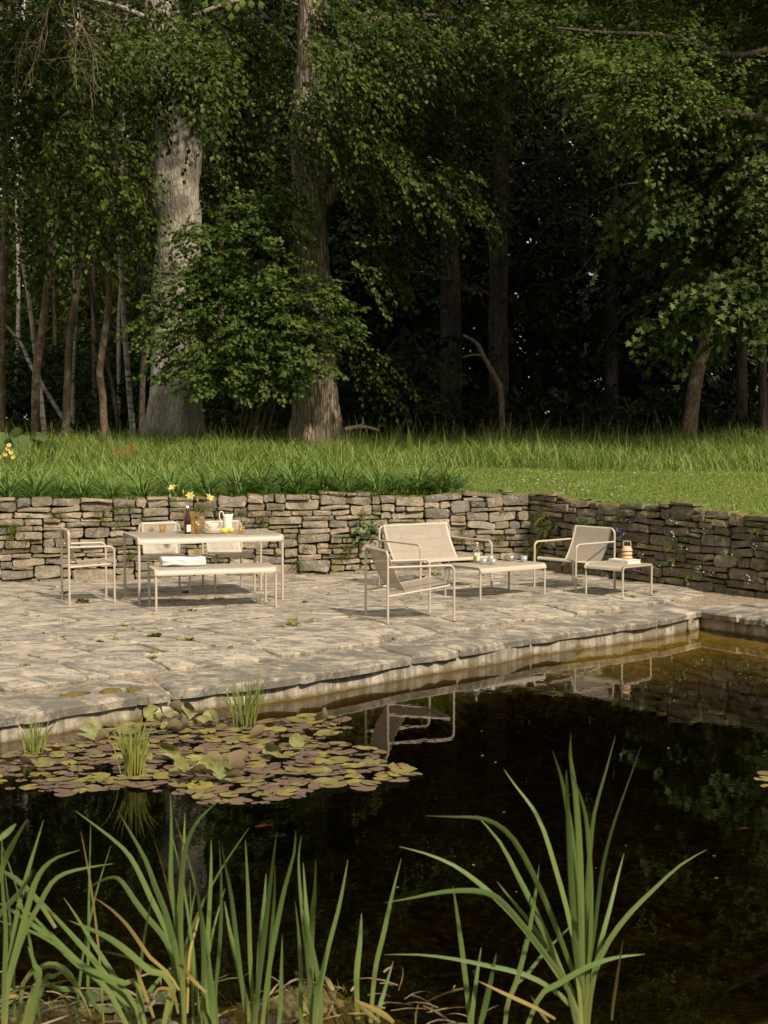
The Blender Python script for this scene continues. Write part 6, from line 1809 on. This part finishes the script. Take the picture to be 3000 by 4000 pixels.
for k, (px, py, lb) in enumerate(((2515, 2168, "white flowered creeper right of the lantern"), (2635, 2092, "white flowered creeper high on the shaded wall"), (2680, 2143, "white flowered creeper in the middle of the shaded wall"), (2580, 2212, "white flowered creeper right of the side table top"),
                                  (2632, 2205, "white flowered creeper a hand wide right of the side table"), (2745, 2232, "long white flowered creeper low on the shaded wall"), (2790, 2238, "white flowered creeper low on the wall towards the right edge"), (2690, 2278, "green creeper with few flowers at the foot of the shaded wall"),
                                  (2855, 2165, "small creeper near the right edge at half height of the wall"), (2960, 2135, "bushy creeper at the right edge of the wall"), (2930, 2262, "small creeper low at the right edge"), (2640, 2042, "small creeper near the top of the shaded wall"), (2765, 2075, "tiny creeper under the top stones of the shaded wall"))):
    wp("wall_plant", wh[k % 3], px, py, 1, lb, "creeper", (.8, 1.0, 1.2)[k % 3])
# grass spilling over the wall heads
Pw = []
for (o_, d_, nn, L_) in ((WC - wl * LW, wl, wl_n, LW), (WC, wr, wr_n, 4.8)):
    r = np.random.default_rng(int(L_ * 10)); m_ = int(1500 * L_ / 5)
    t = r.uniform(0, L_, m_); b_ = r.uniform(-.02, .42, m_); x = o_.x + d_.x * t - nn.x * b_; y = o_.y + d_.y * t - nn.y * b_
    k = vnoise(x, y, 3.2, 44) > np.where(b_ < .16, .08, -.5); x = x[k]; y = y[k]
    Pw.append(np.stack([x, y, uz(x, y) + (.03 if L_ > 6 else .0)], 1))
Pw = np.concatenate(Pw); r = np.random.default_rng(3)
ribbons("wall_head_grass", Pw, r.uniform(.05, .15, len(Pw)), .6, np.full(len(Pw), .004), M['grass'], "short grass creeping over the heads of the walls", 3, 71, 1.4)

# ------------------------------------------------------------------ weeds, moss and grit on the terrace
def rosette(seed, n, r0, mat):
    r = np.random.default_rng(seed); a = r.uniform(0, 2 * PI, n)
    A = np.stack([np.cos(a), np.sin(a), r.uniform(.1, .9, n)], 1); N = np.stack([-np.cos(a) * .4, -np.sin(a) * .4, np.ones(n)], 1)
    P = np.stack([r.normal(0, r0 * .3, n), r.normal(0, r0 * .15, n), np.zeros(n)], 1)
    V, F = scatter(KITE, P, A, N, r0 * r.uniform(.35, .9, n)); return np_mesh("weed", V, F, mat)
ro = [rosette(600 + k, 24, .05 + .012 * (k % 3), M['weed']) for k in range(6)]
sp_ = [tuft_mesh(620 + k, 14, .07, .0028, M['weed'], 1.0, .1, "weed") for k in range(4)]
sp_ += [tuft_mesh(640 + k, 26, .045, .0032, M['weed'], .35, .2, "weed") for k in range(3)]
fixed = [(228, 2703, 1.6), (1340, 2510, 1.1), (1185, 2355, .9), (660, 2612, 1.2), (390, 2510, 1), (855, 2340, .9), (1640, 2340, .9), (1490, 2353, 1.1), (2160, 2447, 1.0), (1000, 2420, 1.1), (1880, 2252, 1.1), (700, 2245, 1.2), (910, 2245, 1.1), (2270, 2258, 1.3), (2550, 2315, 1.0), (2890, 2342, 1.1), (1950, 2412, .9), (2810, 2363, .8), (600, 2570, 1.0), (250, 2490, 1)]
for k in range(190):
    if k < len(fixed): px, py, s_ = fixed[k]
    else: px, py, s_ = rt.uniform(0, 2950), 2250 + 420 * rt.random() ** 1.6, rt.uniform(.8, 1.7)
    q = on(px, py, 0)
    if inland(q.x, q.y) < .3 or behind(q.x, q.y) > -.08: continue
    q = on(px, py, float(tz(q.x, q.y)) + .012)
    o = link("weed", (ro if (k < len(fixed) or k % 4 == 0) else sp_)[k % 6], None, q, rt.uniform(0, 6.28)); o.scale = (s_, s_, s_)
    zz = ('left of the dining armchair' if px < 230 else 'near the dining armchair' if px < 480 else 'around the table and bench' if px < 1110 else 'between bench and lounge chair' if px < 1430 else 'around the lounge chair and sofa' if px < 1800 else 'around the coffee table' if px < 2140 else 'around the side table' if px < 2560 else 'at the right terrace edge')
    dz_ = 'close to the wall' if py < 2300 else 'amid the terrace' if py < 2430 else 'towards the pond'
    tag(o, f"small weed {zz}, {dz_}", "weed", f"weeds {zz}, {dz_}")
for (px, py, s_, lb) in ((290, 2716, .17, "brown green moss cushion on the terrace edge at the lower left"), (430, 2702, .12, "ochre moss cushion beside the larger one on the terrace edge"), (520, 2696, .08, "small ochre moss patch on the coping slab near a joint")):
    q = on(px, py, -.085); r = random.Random(px); mb = MB(); n = 16; vs = [(0, 0, .028)]; fs = []
    for ring, rr in ((1, .35), (2, .7), (3, 1)):
        for k in range(n):
            a = 2 * PI * k / n; e = rr * s_ * r.uniform(.45, 1.25)
            vs.append((e * math.cos(a), e * .42 * math.sin(a), .028 * (1 - rr ** 2) + r.uniform(-.006, .008) - (.02 if ring == 3 else 0)))
    for k in range(n):
        k2 = (k + 1) % n; fs.append((0, 1 + k, 1 + k2))
        for ring in (0, 1): a = 1 + ring * n; b = a + n; fs += [(a + k, b + k, b + k2, a + k2)]
    mb.add(vs, fs)
    if 'moss' not in M: M['moss'] = simple("moss", (.09, .06, .02), (.16, .13, .03), 30, 1, .02, (.10, .12, .03))
    tag(mb.build("moss_cushion", M['moss'], None, q, math.atan2(ea.y, ea.x)), lb, "moss")
# loose grit along the wall foot and in the drifts
r = np.random.default_rng(91); n = 5200
x = r.uniform(-5.5, 5, n); y = r.uniform(10, 19.4, n); bh = behind(x, y); k = (inland(x, y) > .35) & (bh < -.03) & ((bh > -.35) | (vnoise(x, y, 2.4, 92) > .25)) & (np.abs(x) < .3 * y + .2)
x, y = x[k], y[k]
T = (np.array([(1, 0, 0), (-.6, .7, 0), (-.5, -.8, 0), (0, 0, .8)], float), np.array([(0, 1, 3), (1, 2, 3), (2, 0, 3)]))
a = r.uniform(0, 6.28, len(x))
V, F = scatter(T, np.stack([x, y, tz(x, y) + .012], 1), np.stack([np.cos(a), np.sin(a), 0 * a], 1), np.tile([0, 0, 1.0], (len(x), 1)), r.uniform(.003, .011, len(x)))
tag(link("gravel", np_mesh("gravel", V, F, M['sand'])), "loose grit and small stones on the terrace", None, None, "stuff")

# ------------------------------------------------------------------ goldfish under the surface
M['fish'] = plain("red_fish", (.13, .02, .012), .6)
for (px, py, rz, lb) in ((1022, 3227, .35, "red goldfish swimming below the lily leaves"), (700, 3268, .1, "small red goldfish left of the larger one"), (2905, 3236, .0, "small red goldfish near the right edge of the pond")):
    q = on(px, py, WZ - .13); s_ = .55 if px != 1022 else .9
    f = empty("goldfish", q, rz, lb, "fish"); mb = MB()
    P = []; mb.tube([(-.045, 0, 0), (-.03, 0, 0), (0, 0, 0), (.03, .002, 0), (.055, .004, 0)], [.004, .011, .014, .009, .003], 8); mb.build("body", M['fish'], f)
    mb = MB(); mb.add([(.05, .004, 0), (.085, .01, .018), (.075, .008, 0), (.085, .01, -.016)], [(0, 1, 2), (0, 2, 3)]); mb.add([(-.01, .001, .012), (.015, .001, .026), (.03, .002, .008)], [(0, 1, 2)]); mb.build("fin", M['fish'], f)
    f.scale = (s_, s_, s_)

# ------------------------------------------------------------------ litter at the near bank, flecks on the water
r = np.random.default_rng(120); n = 200
x = r.uniform(-1.7, .5, n); y = r.uniform(4.85, 5.65, n); a = r.uniform(0, 2 * PI, n)
z = np.maximum(bed_z(x, y), WZ) + r.uniform(.0, .05, n)
A = np.stack([np.cos(a), np.sin(a) * .6, r.uniform(-.05, .35, n)], 1)
hh = r.uniform(.06, .28, n)
V, F = scatter(blade_tpl(.9, 4, 1.0), np.stack([x, y, z], 1), A, np.tile([0, -.3, 1.0], (n, 1)) + r.normal(0, .4, (n, 3)), hh, r.uniform(.002, .006, n) / hh)
tag(link("reed_litter", np_mesh("reed_litter", V, F, M['straw'])), "dry broken reed leaves littering the muddy near bank", None, None, "stuff")
n = 2600; x = r.uniform(-1.3, .35, n); y = r.uniform(5.0, 5.75, n); z = bed_z(x, y); k = z > WZ - .015; x, y, z = x[k], y[k], z[k]
hh = r.uniform(.015, .05, len(x)); A = np.stack([r.normal(0, .6, len(x)), r.normal(-.2, .5, len(x)), np.ones(len(x))], 1)
V, F = scatter(blade_tpl(.8, 2, 1.0), np.stack([x, y, z], 1), A, r.normal(0, 1, (len(x), 3)), hh, np.full(len(x), .0016) / hh)
tag(link("moss", np_mesh("moss", V, F, M['weed'])), "matted yellow moss on the mud hummock", None, None, "stuff")
n = 260; px = np.concatenate([r.uniform(2300, 3000, 190), r.uniform(1500, 3000, 18)]); py = np.concatenate([r.uniform(2520, 2700, 190), r.uniform(2600, 3500, 18)])
P = np.array([on(a_, b_, WZ + .004) for a_, b_ in zip(px, py)]); P = P[inland(P[:, 0], P[:, 1]) < -.02]; n = len(P); a = r.uniform(0, 6.28, n)
V, F = scatter(KITE, P, np.stack([np.cos(a), np.sin(a), 0 * a], 1), np.tile([0, 0, 1.0], (n, 1)), r.uniform(.008, .03, n))
tag(link("floating_leaves", np_mesh("floating_leaves", V, F, M['weed'])), "tiny leaves and pollen flecks floating on the pond", None, None, "stuff")
